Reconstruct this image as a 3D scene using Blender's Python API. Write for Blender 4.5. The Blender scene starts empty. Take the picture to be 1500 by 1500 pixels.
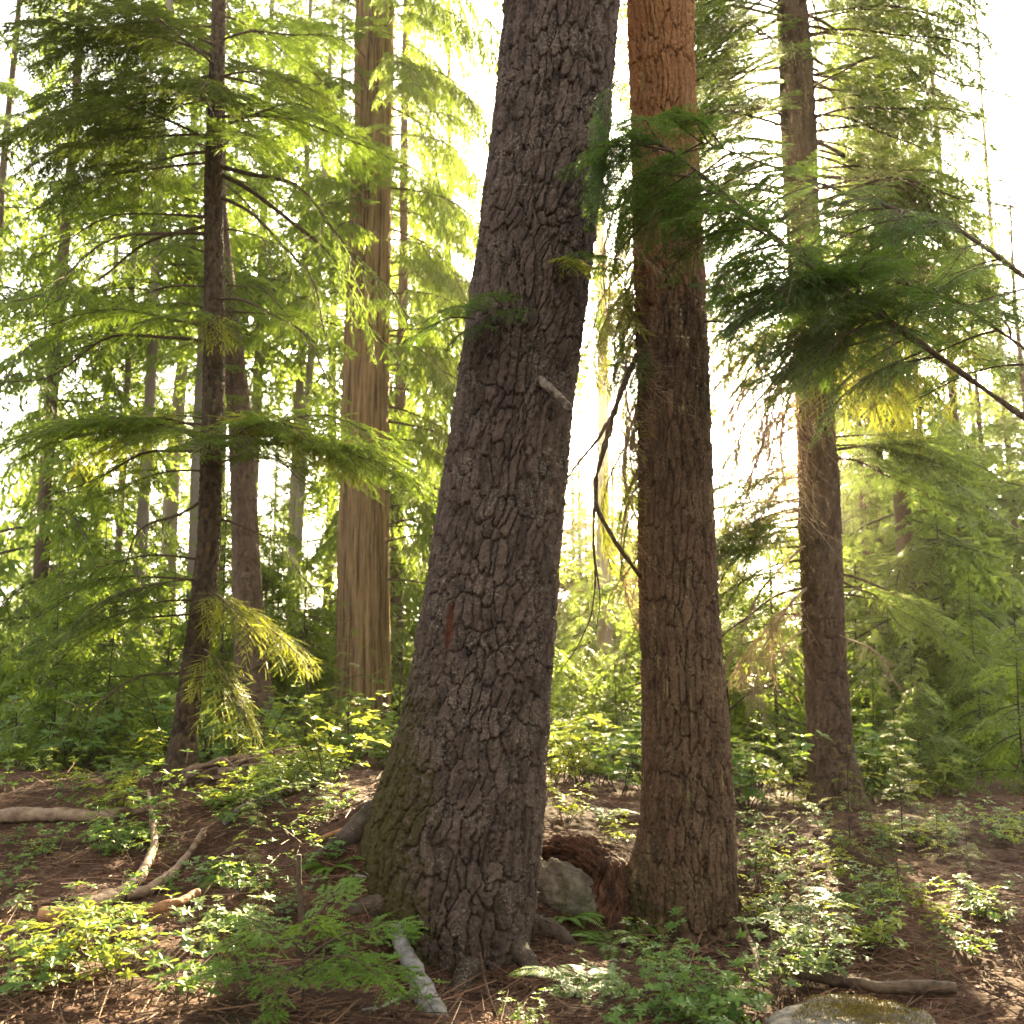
import bpy, math, random
import numpy as np
from mathutils import Vector, Matrix

R = math.radians
PI = math.pi
scene = bpy.context.scene
COL = scene.collection
rng = np.random.default_rng(7)
random.seed(7)

# ------------------------------------------------------------------ camera
CAM_Z = 1.6
PITCH = R(8.0)
FPX = 1400.0
SN, CS = math.sin(PITCH), math.cos(PITCH)


def at(px, py, Y):
    """photo position (1500 px frame) at a world distance Y in front of the camera"""
    u = (px - 750.0) / FPX
    v = (750.0 - py) / FPX
    d = Y / (CS - v * SN)
    return np.array([u * d, Y, CAM_Z + (SN + v * CS) * d])


def depth(py, Y):
    v = (750.0 - py) / FPX
    return Y / (CS - v * SN)


cam_d = bpy.data.cameras.new('camera')
cam = bpy.data.objects.new('camera', cam_d)
COL.objects.link(cam)
cam.location = (0, 0, CAM_Z)
cam.rotation_euler = (PI / 2 + PITCH, 0, 0)
cam_d.sensor_width = 36.0
cam_d.lens = 36.0 * FPX / 1500.0
cam_d.clip_end = 600
cam_d.dof.use_dof = True
cam_d.dof.focus_distance = 5.0
cam_d.dof.aperture_fstop = 3.2
scene.camera = cam

# ------------------------------------------------------------------ noise


def _h(ix, iy, iz, seed):
    x = (ix.astype(np.int64) * 374761393 + iy.astype(np.int64) * 668265263
         + iz.astype(np.int64) * 2147483647 + seed * 974634777) & 0xFFFFFFFF
    x = ((x ^ (x >> 13)) * 1274126177) & 0xFFFFFFFF
    x = ((x ^ (x >> 16)) * 2246822519) & 0xFFFFFFFF
    return ((x ^ (x >> 15)) & 0xFFFFFF) / float(0xFFFFFF)


def vnoise(P, seed=0):
    i = np.floor(P)
    f = P - i
    f = f * f * (3 - 2 * f)
    i = i.astype(np.int64)
    out = 0
    for dx in (0, 1):
        wx = f[:, 0] if dx else 1 - f[:, 0]
        for dy in (0, 1):
            wy = f[:, 1] if dy else 1 - f[:, 1]
            for dz in (0, 1):
                wz = f[:, 2] if dz else 1 - f[:, 2]
                out = out + wx * wy * wz * _h(i[:, 0] + dx, i[:, 1] + dy, i[:, 2] + dz, seed)
    return out * 2 - 1


def fbm(P, seed=0, octv=4, gain=.5):
    a, s, t = 1.0, 0, 0
    for k in range(octv):
        s = s + a * vnoise(P * (2.03 ** k), seed + 17 * k)
        t += a
        a *= gain
    return s / t


def sst(a, b, x):
    t = np.clip((x - a) / (b - a), 0, 1)
    return t * t * (3 - 2 * t)


def vor(u, v, nu, seed):
    """wrapped (in u) cellular pattern; distances to the nearest and second cell and the cell's own random number"""
    iu, iv = np.floor(u), np.floor(v)
    f1 = np.full(u.shape, 9.0)
    f2 = np.full(u.shape, 9.0)
    idr = np.zeros(u.shape)
    ou, ov = np.zeros(u.shape), np.zeros(u.shape)
    z = np.zeros(u.shape, dtype=np.int64)
    for du in (-1, 0, 1):
        for dv in (-1, 0, 1):
            cu, cv = iu + du, iv + dv
            wu = np.mod(cu, nu).astype(np.int64)
            cvi = cv.astype(np.int64)
            jx = _h(wu, cvi, z, seed)
            jy = _h(wu, cvi, z + 1, seed)
            rr = _h(wu, cvi, z + 2, seed)
            eu, ev = u - (cu + .1 + .8 * jx), v - (cv + .1 + .8 * jy)
            d = np.hypot(eu, ev)
            near = d < f1
            f2 = np.where(near, f1, np.minimum(f2, d))
            idr = np.where(near, rr, idr)
            ou, ov = np.where(near, eu, ou), np.where(near, ev, ov)
            f1 = np.where(near, d, f1)
    return f1, f2, idr, ou, ov


# ------------------------------------------------------------------ mesh helpers


def mk_mesh(name, V, groups, mats, attrs=None, smooth=True):
    """groups: list of (faces array (n,k), material index)"""
    me = bpy.data.meshes.new(name)
    V = np.asarray(V, dtype=np.float32)
    me.vertices.add(len(V))
    me.vertices.foreach_set('co', V.ravel())
    groups = [(np.asarray(f, dtype=np.int32), m) for f, m in groups if len(f)]
    nl = sum(f.size for f, _ in groups)
    nf = sum(len(f) for f, _ in groups)
    me.loops.add(nl)
    me.polygons.add(nf)
    me.loops.foreach_set('vertex_index', np.concatenate([f.ravel() for f, _ in groups]))
    tot = np.concatenate([np.full(len(f), f.shape[1], dtype=np.int32) for f, _ in groups])
    start = np.concatenate([[0], np.cumsum(tot)[:-1]]).astype(np.int32)
    me.polygons.foreach_set('loop_start', start)
    me.polygons.foreach_set('material_index', np.concatenate([np.full(len(f), m, dtype=np.int32) for f, m in groups]))
    me.polygons.foreach_set('use_smooth', np.full(nf, smooth, dtype=bool))
    for m in mats:
        me.materials.append(m)
    for k, a in (attrs or {}).items():
        at_ = me.attributes.new(k, 'FLOAT', 'POINT')
        at_.data.foreach_set('value', np.asarray(a, dtype=np.float32))
    me.update()
    me.validate()
    return me


def obj(name, me, parent=None, loc=None, rot=None, sc=None):
    o = bpy.data.objects.new(name, me)
    COL.objects.link(o)
    if parent is not None:
        o.parent = parent
    if loc is not None:
        o.location = [float(c) for c in loc]
    if rot is not None:
        o.rotation_euler = [float(c) for c in rot]
    if sc is not None:
        o.scale = (sc, sc, sc) if np.isscalar(sc) else sc
    return o


def tag(o, label, cat, group=None, kind=None):
    if kind:
        o['kind'] = kind
    if label:
        o['label'] = label
    if cat:
        o['category'] = cat
    if group:
        o['group'] = group
    return o


def thing(name, label, cat, loc, rz=0, group=None, sc=None):
    o = obj(name, None, None, loc, (0, 0, rz), sc)
    o.empty_display_size = .1
    return tag(o, label, cat, group)


def unit(v):
    return v / np.maximum(np.linalg.norm(v, axis=-1, keepdims=True), 1e-9)


class Geo:
    """collects vertices and triangles with one tone value per vertex"""

    def __init__(s):
        s.V, s.F, s.T, s.n = [], [], [], 0

    def add(s, V, F, T):
        V = np.asarray(V, float).reshape(-1, 3)
        F = np.asarray(F, int).reshape(-1, 3)
        T = np.broadcast_to(np.asarray(T, float), (len(V),))
        s.V.append(V)
        s.F.append(F + s.n)
        s.T.append(T)
        s.n += len(V)

    def arrays(s):
        if not s.V:
            return np.zeros((0, 3)), np.zeros((0, 3), int), np.zeros(0)
        return np.concatenate(s.V), np.concatenate(s.F), np.concatenate(s.T)

    def mesh(s, name, mat, smooth=False):
        V, F, T = s.arrays()
        return mk_mesh(name, V, [(F, 0)], [mat], {'tone': T}, smooth)


def tube(g, P, rad, sides=5, tone=.5, cap=True):
    """a tapered tube along the points P"""
    P = np.asarray(P, float)
    n = len(P)
    rad = np.broadcast_to(np.asarray(rad, float), (n,))
    T = np.gradient(P, axis=0)
    T = unit(T)
    ref = np.array([0, 0, 1.0]) if abs(T[:, 2]).mean() < .8 else np.array([1.0, 0, 0])
    A = unit(np.cross(T, ref))
    B = np.cross(T, A)
    th = np.arange(sides) * 2 * PI / sides
    ring = (A[:, None, :] * np.cos(th)[None, :, None] + B[:, None, :] * np.sin(th)[None, :, None])
    V = (P[:, None, :] + ring * rad[:, None, None]).reshape(-1, 3)
    i = np.arange(n - 1)[:, None] * sides
    j = np.arange(sides)[None, :]
    k = (j + 1) % sides
    a, b, c, d = (i + j).ravel(), (i + k).ravel(), (i + sides + k).ravel(), (i + sides + j).ravel()
    F = np.concatenate([np.stack([a, b, c], 1), np.stack([a, c, d], 1)])
    if cap:
        V = np.concatenate([V, P[:1], P[-1:]])
        c0, c1 = n * sides, n * sides + 1
        e0 = np.stack([np.arange(sides), np.full(sides, c0), (np.arange(sides) + 1) % sides], 1)
        q = (n - 1) * sides
        e1 = np.stack([q + np.arange(sides), q + (np.arange(sides) + 1) % sides, np.full(sides, c1)], 1)
        F = np.concatenate([F, e0, e1])
    g.add(V, F, tone)


def frames_place(g, tv, tf, O, X, Nn, sx, sy, sz, tone):
    """copies of the template tv (m,3) at origins O with local axes X (length), cross(N,X) (width), N"""
    X = unit(X)
    Y = unit(np.cross(Nn, X))
    Z = np.cross(X, Y)
    k, m = len(O), len(tv)
    V = (O[:, None, :] + X[:, None, :] * (tv[None, :, 0:1] * np.reshape(sx, (-1, 1, 1)))
         + Y[:, None, :] * (tv[None, :, 1:2] * np.reshape(sy, (-1, 1, 1)))
         + Z[:, None, :] * (tv[None, :, 2:3] * np.reshape(sz, (-1, 1, 1))))
    F = tf[None, :, :] + (np.arange(k) * m)[:, None, None]
    T = np.repeat(np.broadcast_to(np.asarray(tone, float), (k,)), m)
    g.add(V.reshape(-1, 3), F.reshape(-1, 3), T)


# ------------------------------------------------------------------ materials


def new_mat(name):
    m = bpy.data.materials.new(name)
    m.use_nodes = True
    nt = m.node_tree
    for n in list(nt.nodes):
        nt.nodes.remove(n)
    out = nt.nodes.new('ShaderNodeOutputMaterial')
    return m, nt, out


def N(nt, typ, **kw):
    n = nt.nodes.new('ShaderNode' + typ)
    for k, v in kw.items():
        if k.startswith('i_'):
            n.inputs[k[2:].replace('_', ' ')].default_value = v
        else:
            setattr(n, k, v)
    return n


def ramp(nt, fac, stops):
    r = N(nt, 'ValToRGB')
    el = r.color_ramp.elements
    while len(el) < len(stops):
        el.new(.5)
    for e, (p, c) in zip(el, stops):
        e.position = p
        e.color = (*c, 1) if len(c) == 3 else c
    nt.links.new(fac, r.inputs[0])
    return r.outputs[0]


def mixc(nt, fac, a, b, mode='MIX'):
    m = N(nt, 'Mix', data_type='RGBA', blend_type=mode)
    for sock, val in ((m.inputs[0], fac), (m.inputs[6], a), (m.inputs[7], b)):
        if hasattr(val, 'is_linked') or hasattr(val, 'links'):
            nt.links.new(val, sock)
        elif np.isscalar(val):
            sock.default_value = val
        else:
            sock.default_value = (*val, 1)
    return m.outputs[2]


def math_(nt, op, a, b=None, clamp=False):
    m = N(nt, 'Math', operation=op, use_clamp=clamp)
    for s, v in zip(m.inputs, (a, b)):
        if v is None:
            continue
        if np.isscalar(v):
            s.default_value = v
        else:
            nt.links.new(v, s)
    return m.outputs[0]


def noise(nt, scale, detail=3, rough=.6, vec=None, dist=0):
    n = N(nt, 'TexNoise')
    n.inputs['Scale'].default_value = scale
    n.inputs['Detail'].default_value = detail
    n.inputs['Roughness'].default_value = rough
    n.inputs['Distortion'].default_value = dist
    if vec is not None:
        nt.links.new(vec, n.inputs['Vector'])
    return n.outputs[0]


def attr(nt, name):
    return N(nt, 'Attribute', attribute_name=name).outputs['Fac']


def coords(nt, scale=(1, 1, 1)):
    tc = N(nt, 'TexCoord')
    mp = N(nt, 'Mapping')
    mp.inputs['Scale'].default_value = scale
    nt.links.new(tc.outputs['Object'], mp.inputs['Vector'])
    return mp.outputs[0]


def leaf_mat(name, dark, light, trans, tfac=.45, rough=.5, spec=.35, yellow=None):
    m, nt, out = new_mat(name)
    oi = N(nt, 'ObjectInfo')
    t = math_(nt, 'ADD', math_(nt, 'MULTIPLY', attr(nt, 'tone'), .75), math_(nt, 'MULTIPLY', oi.outputs['Random'], .25))
    stops = [(0, dark), (.8, light)]
    if yellow:
        stops.append((1.0, yellow))
    c = ramp(nt, t, stops)
    tc = mixc(nt, .55, c, trans)
    p = N(nt, 'BsdfPrincipled')
    nt.links.new(c, p.inputs['Base Color'])
    p.inputs['Roughness'].default_value = rough
    p.inputs['Specular IOR Level'].default_value = spec
    tr = N(nt, 'BsdfTranslucent')
    nt.links.new(tc, tr.inputs['Color'])
    mx = N(nt, 'MixShader')
    mx.inputs[0].default_value = tfac
    nt.links.new(p.outputs[0], mx.inputs[1])
    nt.links.new(tr.outputs[0], mx.inputs[2])
    nt.links.new(mx.outputs[0], out.inputs[0])
    return m


def bark_mat(name, lo, hi, lichen=(.34, .31, .26), moss=(.060, .048, .014), fleck=.3, rust=None, sun_glow_z=(3, 5), bump=1.0, bscale=75, stretch=.4, streak=0):
    """attributes: tone (plate shade), moss (how mossy), crack (0 in a furrow)"""
    m, nt, out = new_mat(name)
    v = coords(nt, (1, 1, stretch))
    v1 = coords(nt)
    n1 = noise(nt, 24, 5, .65, v)
    t = math_(nt, 'ADD', math_(nt, 'MULTIPLY', attr(nt, 'tone'), .55), math_(nt, 'MULTIPLY', n1, .6))
    mid = tuple((a + b) / 2 for a, b in zip(lo, hi))
    c = ramp(nt, t, [(.28, lo), (.52, mid), (.78, hi)])
    if rust:  # orange sun glow put into the bark colour, stronger with height
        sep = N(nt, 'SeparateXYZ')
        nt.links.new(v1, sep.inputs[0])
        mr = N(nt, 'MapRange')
        mr.inputs['From Min'].default_value = sun_glow_z[0]
        mr.inputs['From Max'].default_value = sun_glow_z[1]
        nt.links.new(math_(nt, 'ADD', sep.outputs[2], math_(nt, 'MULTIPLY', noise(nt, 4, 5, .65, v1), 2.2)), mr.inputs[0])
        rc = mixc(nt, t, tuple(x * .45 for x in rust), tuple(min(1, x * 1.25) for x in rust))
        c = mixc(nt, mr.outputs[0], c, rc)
    c = mixc(nt, attr(nt, 'scar'), c, mixc(nt, n1, (.05, .014, .008), (.20, .062, .030)))
    # pale crusty lichen flecks
    n2 = noise(nt, 85, 3, .7, v1)
    n3 = noise(nt, 5, 3, .6, v1)
    f = math_(nt, 'MULTIPLY', ramp(nt, n2, [(.54, (0, 0, 0)), (.62, (1, 1, 1))]), ramp(nt, n3, [(.42, (0, 0, 0)), (.62, (1, 1, 1))]))
    c = mixc(nt, math_(nt, 'MULTIPLY', f, fleck), c, lichen)
    if streak:
        vs = coords(nt, (1, 1, .09))
        sk = math_(nt, 'MULTIPLY', ramp(nt, noise(nt, 34, 2, .5, vs), [(.60, (0, 0, 0)), (.66, (1, 1, 1))]), ramp(nt, noise(nt, 3.5, 2, .5, v1), [(.45, (0, 0, 0)), (.6, (1, 1, 1))]))
        c = mixc(nt, math_(nt, 'MULTIPLY', sk, streak), c, (.30, .235, .10))
    nm = noise(nt, 30, 4, .7, v1)
    mo = math_(nt, 'MULTIPLY', attr(nt, 'moss'), 1.0)
    mf = math_(nt, 'SUBTRACT', math_(nt, 'ADD', mo, nm), .72)
    mf = math_(nt, 'MULTIPLY', mf, 6, True)
    c = mixc(nt, mf, c, mixc(nt, noise(nt, 120, 2, .6, v1), tuple(x * .45 for x in moss), tuple(x * 1.6 for x in moss)))
    p = N(nt, 'BsdfPrincipled')
    nt.links.new(c, p.inputs['Base Color'])
    p.inputs['Roughness'].default_value = .85
    p.inputs['Specular IOR Level'].default_value = .25
    b = N(nt, 'Bump')
    b.inputs['Strength'].default_value = bump
    b.inputs['Distance'].default_value = .016
    nt.links.new(noise(nt, bscale, 5, .7, v), b.inputs['Height'])
    nt.links.new(b.outputs[0], p.inputs['Normal'])
    nt.links.new(p.outputs[0], out.inputs[0])
    return m


def wood_mat(name, lo, hi, scale=20, stretch=(1, 1, 1), bump=.4, fleck=None):
    m, nt, out = new_mat(name)
    v = coords(nt, stretch)
    oi = N(nt, 'ObjectInfo')
    n1 = noise(nt, scale, 5, .65, v)
    t = math_(nt, 'ADD', n1, math_(nt, 'MULTIPLY', math_(nt, 'SUBTRACT', attr(nt, 'tone'), .5), .4))
    c = ramp(nt, t, [(.3, lo), (.7, hi)])
    if fleck:
        c = mixc(nt, ramp(nt, noise(nt, scale * .6, 4, .7, v), [(.5, (0, 0, 0)), (.6, (1, 1, 1))]), c, fleck)
    p = N(nt, 'BsdfPrincipled')
    nt.links.new(c, p.inputs['Base Color'])
    p.inputs['Roughness'].default_value = .8
    p.inputs['Specular IOR Level'].default_value = .25
    b = N(nt, 'Bump')
    b.inputs['Strength'].default_value = bump
    b.inputs['Distance'].default_value = .01
    nt.links.new(noise(nt, scale * 3, 4, .7, v), b.inputs['Height'])
    nt.links.new(b.outputs[0], p.inputs['Normal'])
    nt.links.new(p.outputs[0], out.inputs[0])
    return m


M = {}
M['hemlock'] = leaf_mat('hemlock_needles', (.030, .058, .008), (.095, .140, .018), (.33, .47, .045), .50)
M['hemlock_dark'] = leaf_mat('dark_green_hemlock_needles', (.020, .056, .010), (.070, .135, .022), (.20, .33, .03), .40)  # vivid dark green needles
M['hemlock_olive'] = leaf_mat('deep_green_hemlock_needles', (.016, .034, .006), (.055, .090, .014), (.22, .28, .025), .40)  # darker olive green needles
M['hemlock_gold'] = leaf_mat('sunlit_yellow_hemlock_needles', (.085, .125, .010), (.19, .225, .022), (.62, .64, .05), .52)  # yellow of sunlight and fresh tips put into the needle colour
M['cedar'] = leaf_mat('cedar_scales', (.050, .095, .010), (.120, .185, .020), (.42, .56, .06), .52)
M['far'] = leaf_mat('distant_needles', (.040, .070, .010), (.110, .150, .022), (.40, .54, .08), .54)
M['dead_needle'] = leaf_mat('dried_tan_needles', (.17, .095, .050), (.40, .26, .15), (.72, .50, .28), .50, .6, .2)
M['far_gold'] = leaf_mat('sun_tinted_needles', (.075, .085, .012), (.17, .165, .028), (.62, .54, .08), .55)  # golden backlight put into the colour of far needles
M['shrub'] = leaf_mat('shrub_leaves', (.040, .095, .018), (.110, .200, .040), (.36, .46, .06), .42, .5, .3)
M['shrub_yellow'] = leaf_mat('yellow_green_shrub_leaves', (.09, .14, .012), (.20, .25, .030), (.52, .56, .06), .48, .5, .3)
M['shrub_pale'] = leaf_mat('pale_shrub_leaves', (.07, .125, .045), (.16, .23, .085), (.40, .46, .14), .38, .5, .3)
M['seedling'] = leaf_mat('seedling_cedar_scales', (.060, .130, .014), (.135, .245, .032), (.38, .52, .05), .45)
M['twig'] = wood_mat('dark_twig_bark', (.028, .019, .013), (.085, .060, .042), 40)
M['deadtwig'] = wood_mat('dead_twig_bark', (.16, .105, .065), (.36, .26, .17), 40)
M['bough'] = wood_mat('bough_bark', (.035, .022, .014), (.125, .085, .055), 35, fleck=None)
M['bark_big'] = bark_mat('grey_brown_plated_bark', (.011, .0075, .006), (.125, .085, .068), lichen=(.30, .26, .21), fleck=.7)
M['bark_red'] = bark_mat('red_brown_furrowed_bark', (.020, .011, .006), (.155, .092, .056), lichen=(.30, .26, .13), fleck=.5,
                         streak=.65, rust=(.30, .135, .055), sun_glow_z=(4.6, 6.4))
M['bark_cedar'] = bark_mat('stringy_cedar_bark', (.040, .022, .010), (.285, .180, .088), fleck=.35, bscale=40, stretch=.10, bump=1.0)
M['bark_hem'] = bark_mat('dark_hemlock_bark', (.024, .015, .009), (.100, .066, .040), fleck=.2)
M['bark_far'] = bark_mat('weathered_brown_bark', (.040, .024, .015), (.135, .088, .058), fleck=.3)
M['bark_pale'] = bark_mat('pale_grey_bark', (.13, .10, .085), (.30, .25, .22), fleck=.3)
M['stub'] = wood_mat('weathered_stub_wood', (.045, .030, .022), (.24, .19, .15), 30, bump=.8)
M['log_pale'] = wood_mat('barkless_branch_wood', (.11, .065, .042), (.34, .24, .165), 18, bump=.6)
M['log_grey'] = wood_mat('silvered_driftwood', (.085, .075, .066), (.33, .31, .285), 22, bump=.9)
M['log_orange'] = wood_mat('fresh_orange_wood', (.22, .095, .040), (.45, .24, .12), 14, bump=.3)
M['rot'] = wood_mat('rotten_red_wood', (.018, .008, .005), (.125, .055, .028), 18, (1, 1, .35), 1.0)
M['rock'] = wood_mat('grey_rock', (.050, .040, .030), (.20, .165, .125), 14, bump=1.0, fleck=(.085, .075, .040))
M['moss_rock'] = wood_mat('mossy_rock', (.075, .065, .055), (.21, .19, .16), 9, bump=.5)
M['moss'] = wood_mat('golden_moss', (.11, .095, .018), (.28, .20, .055), 40, bump=.8)
M['litter'] = wood_mat('needle_litter', (.035, .017, .010), (.19, .105, .062), 3)


def ground_mat():
    m, nt, out = new_mat('forest_floor')
    v = coords(nt)
    n1 = noise(nt, 1.3, 5, .6, v)
    n2 = noise(nt, 38, 5, .75, v)
    n3 = noise(nt, 150, 3, .7, v)
    t = math_(nt, 'ADD', math_(nt, 'MULTIPLY', n1, .45), math_(nt, 'MULTIPLY', n2, .55))
    c = ramp(nt, t, [(.36, (.017, .008, .005)), (.5, (.055, .026, .016)), (.63, (.135, .070, .042))])
    c = mixc(nt, ramp(nt, n3, [(.6, (0, 0, 0)), (.7, (.5, .5, .5))]), c, (.20, .12, .078))
    mf = ramp(nt, noise(nt, .9, 4, .65, v, .5), [(.6, (0, 0, 0)), (.72, (1, 1, 1))])
    c = mixc(nt, math_(nt, 'MULTIPLY', mf, .55), c, (.05, .06, .012))
    p = N(nt, 'BsdfPrincipled')
    nt.links.new(c, p.inputs['Base Color'])
    p.inputs['Roughness'].default_value = .95
    p.inputs['Specular IOR Level'].default_value = .15
    b = N(nt, 'Bump')
    b.inputs['Strength'].default_value = .8
    b.inputs['Distance'].default_value = .02
    nt.links.new(n2, b.inputs['Height'])
    nt.links.new(b.outputs[0], p.inputs['Normal'])
    nt.links.new(p.outputs[0], out.inputs[0])
    return m


M['ground'] = ground_mat()

# ------------------------------------------------------------------ terrain
ctrl = [at(700, 1445, 4.65), at(640, 1420, 4.8), at(540, 1185, 5.25), at(450, 1185, 6.0), at(300, 1165, 7.2), at(190, 1165, 7.2), at(40, 1170, 7.2),
        at(180, 1250, 5.9), at(30, 1260, 5.9), at(400, 1260, 5.5), at(400, 1330, 4.8), at(250, 1340, 4.75), at(250, 1450, 3.8), at(60, 1400, 4.2), at(450, 1485, 3.55),
        at(620, 1500, 3.7), at(850, 1420, 4.7), at(1010, 1388, 5.35), at(1090, 1385, 5.35), at(860, 1300, 5.9), at(860, 1195, 7.2),
        at(1110, 1205, 7.6), at(1210, 1185, 9.0), at(1280, 1260, 6.5), at(1250, 1350, 5.1), at(1200, 1460, 4.1), at(1300, 1420, 4.4), at(1450, 1400, 4.6), at(1450, 1230, 7.0),
        at(1000, 1480, 4.0), at(400, 1128, 13), at(150, 1125, 13), at(700, 1125, 12), at(1000, 1120, 13), at(1300, 1120, 13), at(1500, 1120, 12)]
ctrl += [np.array(p, float) for p in ((0, 0, 0), (-3, 0, .1), (3, 0, .1), (0, 2.2, .0), (-2.5, 2.2, .1), (2.5, 2.2, .1), (-6, 4, .5), (6, 4, .5), (-8, 8, .8), (8, 8, .6),
                                      (-6, 18, .4), (0, 18, .5), (6, 18, .6), (-14, 14, .8), (14, 14, .9), (-14, 28, 1.2), (0, 28, 1.0), (14, 28, 1.4), (0, 45, 2.0), (-22, 45, 2.2), (22, 45, 2.4),
                                      (-30, 5, 1), (30, 5, 1), (0, -10, 0))]
CT = np.array(ctrl)


def _tps(r2):
    return np.where(r2 > 1e-12, r2 * np.log(np.maximum(r2, 1e-12)) * .5, 0)


_n = len(CT)
_A = np.zeros((_n + 3, _n + 3))
_d2 = ((CT[:, None, :2] - CT[None, :, :2]) ** 2).sum(-1)
_A[:_n, :_n] = _tps(_d2) + np.eye(_n) * .02
_A[:_n, _n] = 1
_A[:_n, _n + 1:] = CT[:, :2]
_A[_n:, :_n] = _A[:_n, _n:].T
_W = np.linalg.solve(_A, np.concatenate([CT[:, 2], [0, 0, 0]]))


def terrain(x, y):
    x = np.atleast_1d(np.asarray(x, float))
    y = np.atleast_1d(np.asarray(y, float))
    sh = x.shape
    x, y = x.ravel(), y.ravel()
    cx, cy = np.clip(x, -30, 30), np.clip(y, -10, 45)
    out = np.empty(len(x))
    for s in range(0, len(x), 60000):
        e = slice(s, s + 60000)
        d2 = (cx[e, None] - CT[None, :, 0]) ** 2 + (cy[e, None] - CT[None, :, 1]) ** 2
        out[e] = _tps(d2) @ _W[:_n] + _W[_n] + _W[_n + 1] * cx[e] + _W[_n + 2] * cy[e]
    out += .02 * np.maximum(y - 45, 0)
    return out.reshape(sh)


def gz(x, y):
    return float(terrain(x, y)[0])


def axis_nodes(lo, hi, fine0, fine1, step):
    a = list(np.arange(fine0, fine1, step))
    s, v = step, fine1
    while v < hi:
        a.append(v)
        s *= 1.09
        v += s
    a.append(hi)
    s, v, pre = step, fine0 - step, []
    while v > lo:
        pre.append(v)
        s *= 1.09
        v -= s
    pre.append(lo)
    return np.array(pre[::-1] + a)


gx = axis_nodes(-70, 70, -3.6, 3.6, .02)
gy = axis_nodes(-12, 90, 2.6, 8.5, .02)
GX, GY = np.meshgrid(gx, gy)
gx_, gy_ = GX.ravel(), GY.ravel()
gzv = terrain(gx_, gy_)
P0 = np.stack([gx_, gy_, np.zeros_like(gx_)], 1)
gzv = gzv + .05 * fbm(P0 * 1.6, 3, 4) + .022 * fbm(P0 * 7, 5, 3) + .012 * fbm(P0 * 24, 9, 3)
nxg, nyg = len(gx), len(gy)
ii = (np.arange(nyg - 1)[:, None] * nxg + np.arange(nxg - 1)[None, :]).ravel()
GF = np.stack([ii, ii + 1, ii + 1 + nxg, ii + nxg], 1)
gzv = gzv + np.where((np.abs(gx_) < 8) & (gy_ < 12), .03 * np.abs(fbm(P0 * 4.2, 21, 3)), 0)
ground = obj('ground', mk_mesh('ground', np.stack([gx_, gy_, gzv], 1), [(GF, 0)], [M['ground']]))
tag(ground, 'reddish brown forest floor of needles and soil', 'ground', kind='structure')

# ------------------------------------------------------------------ trunks


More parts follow.
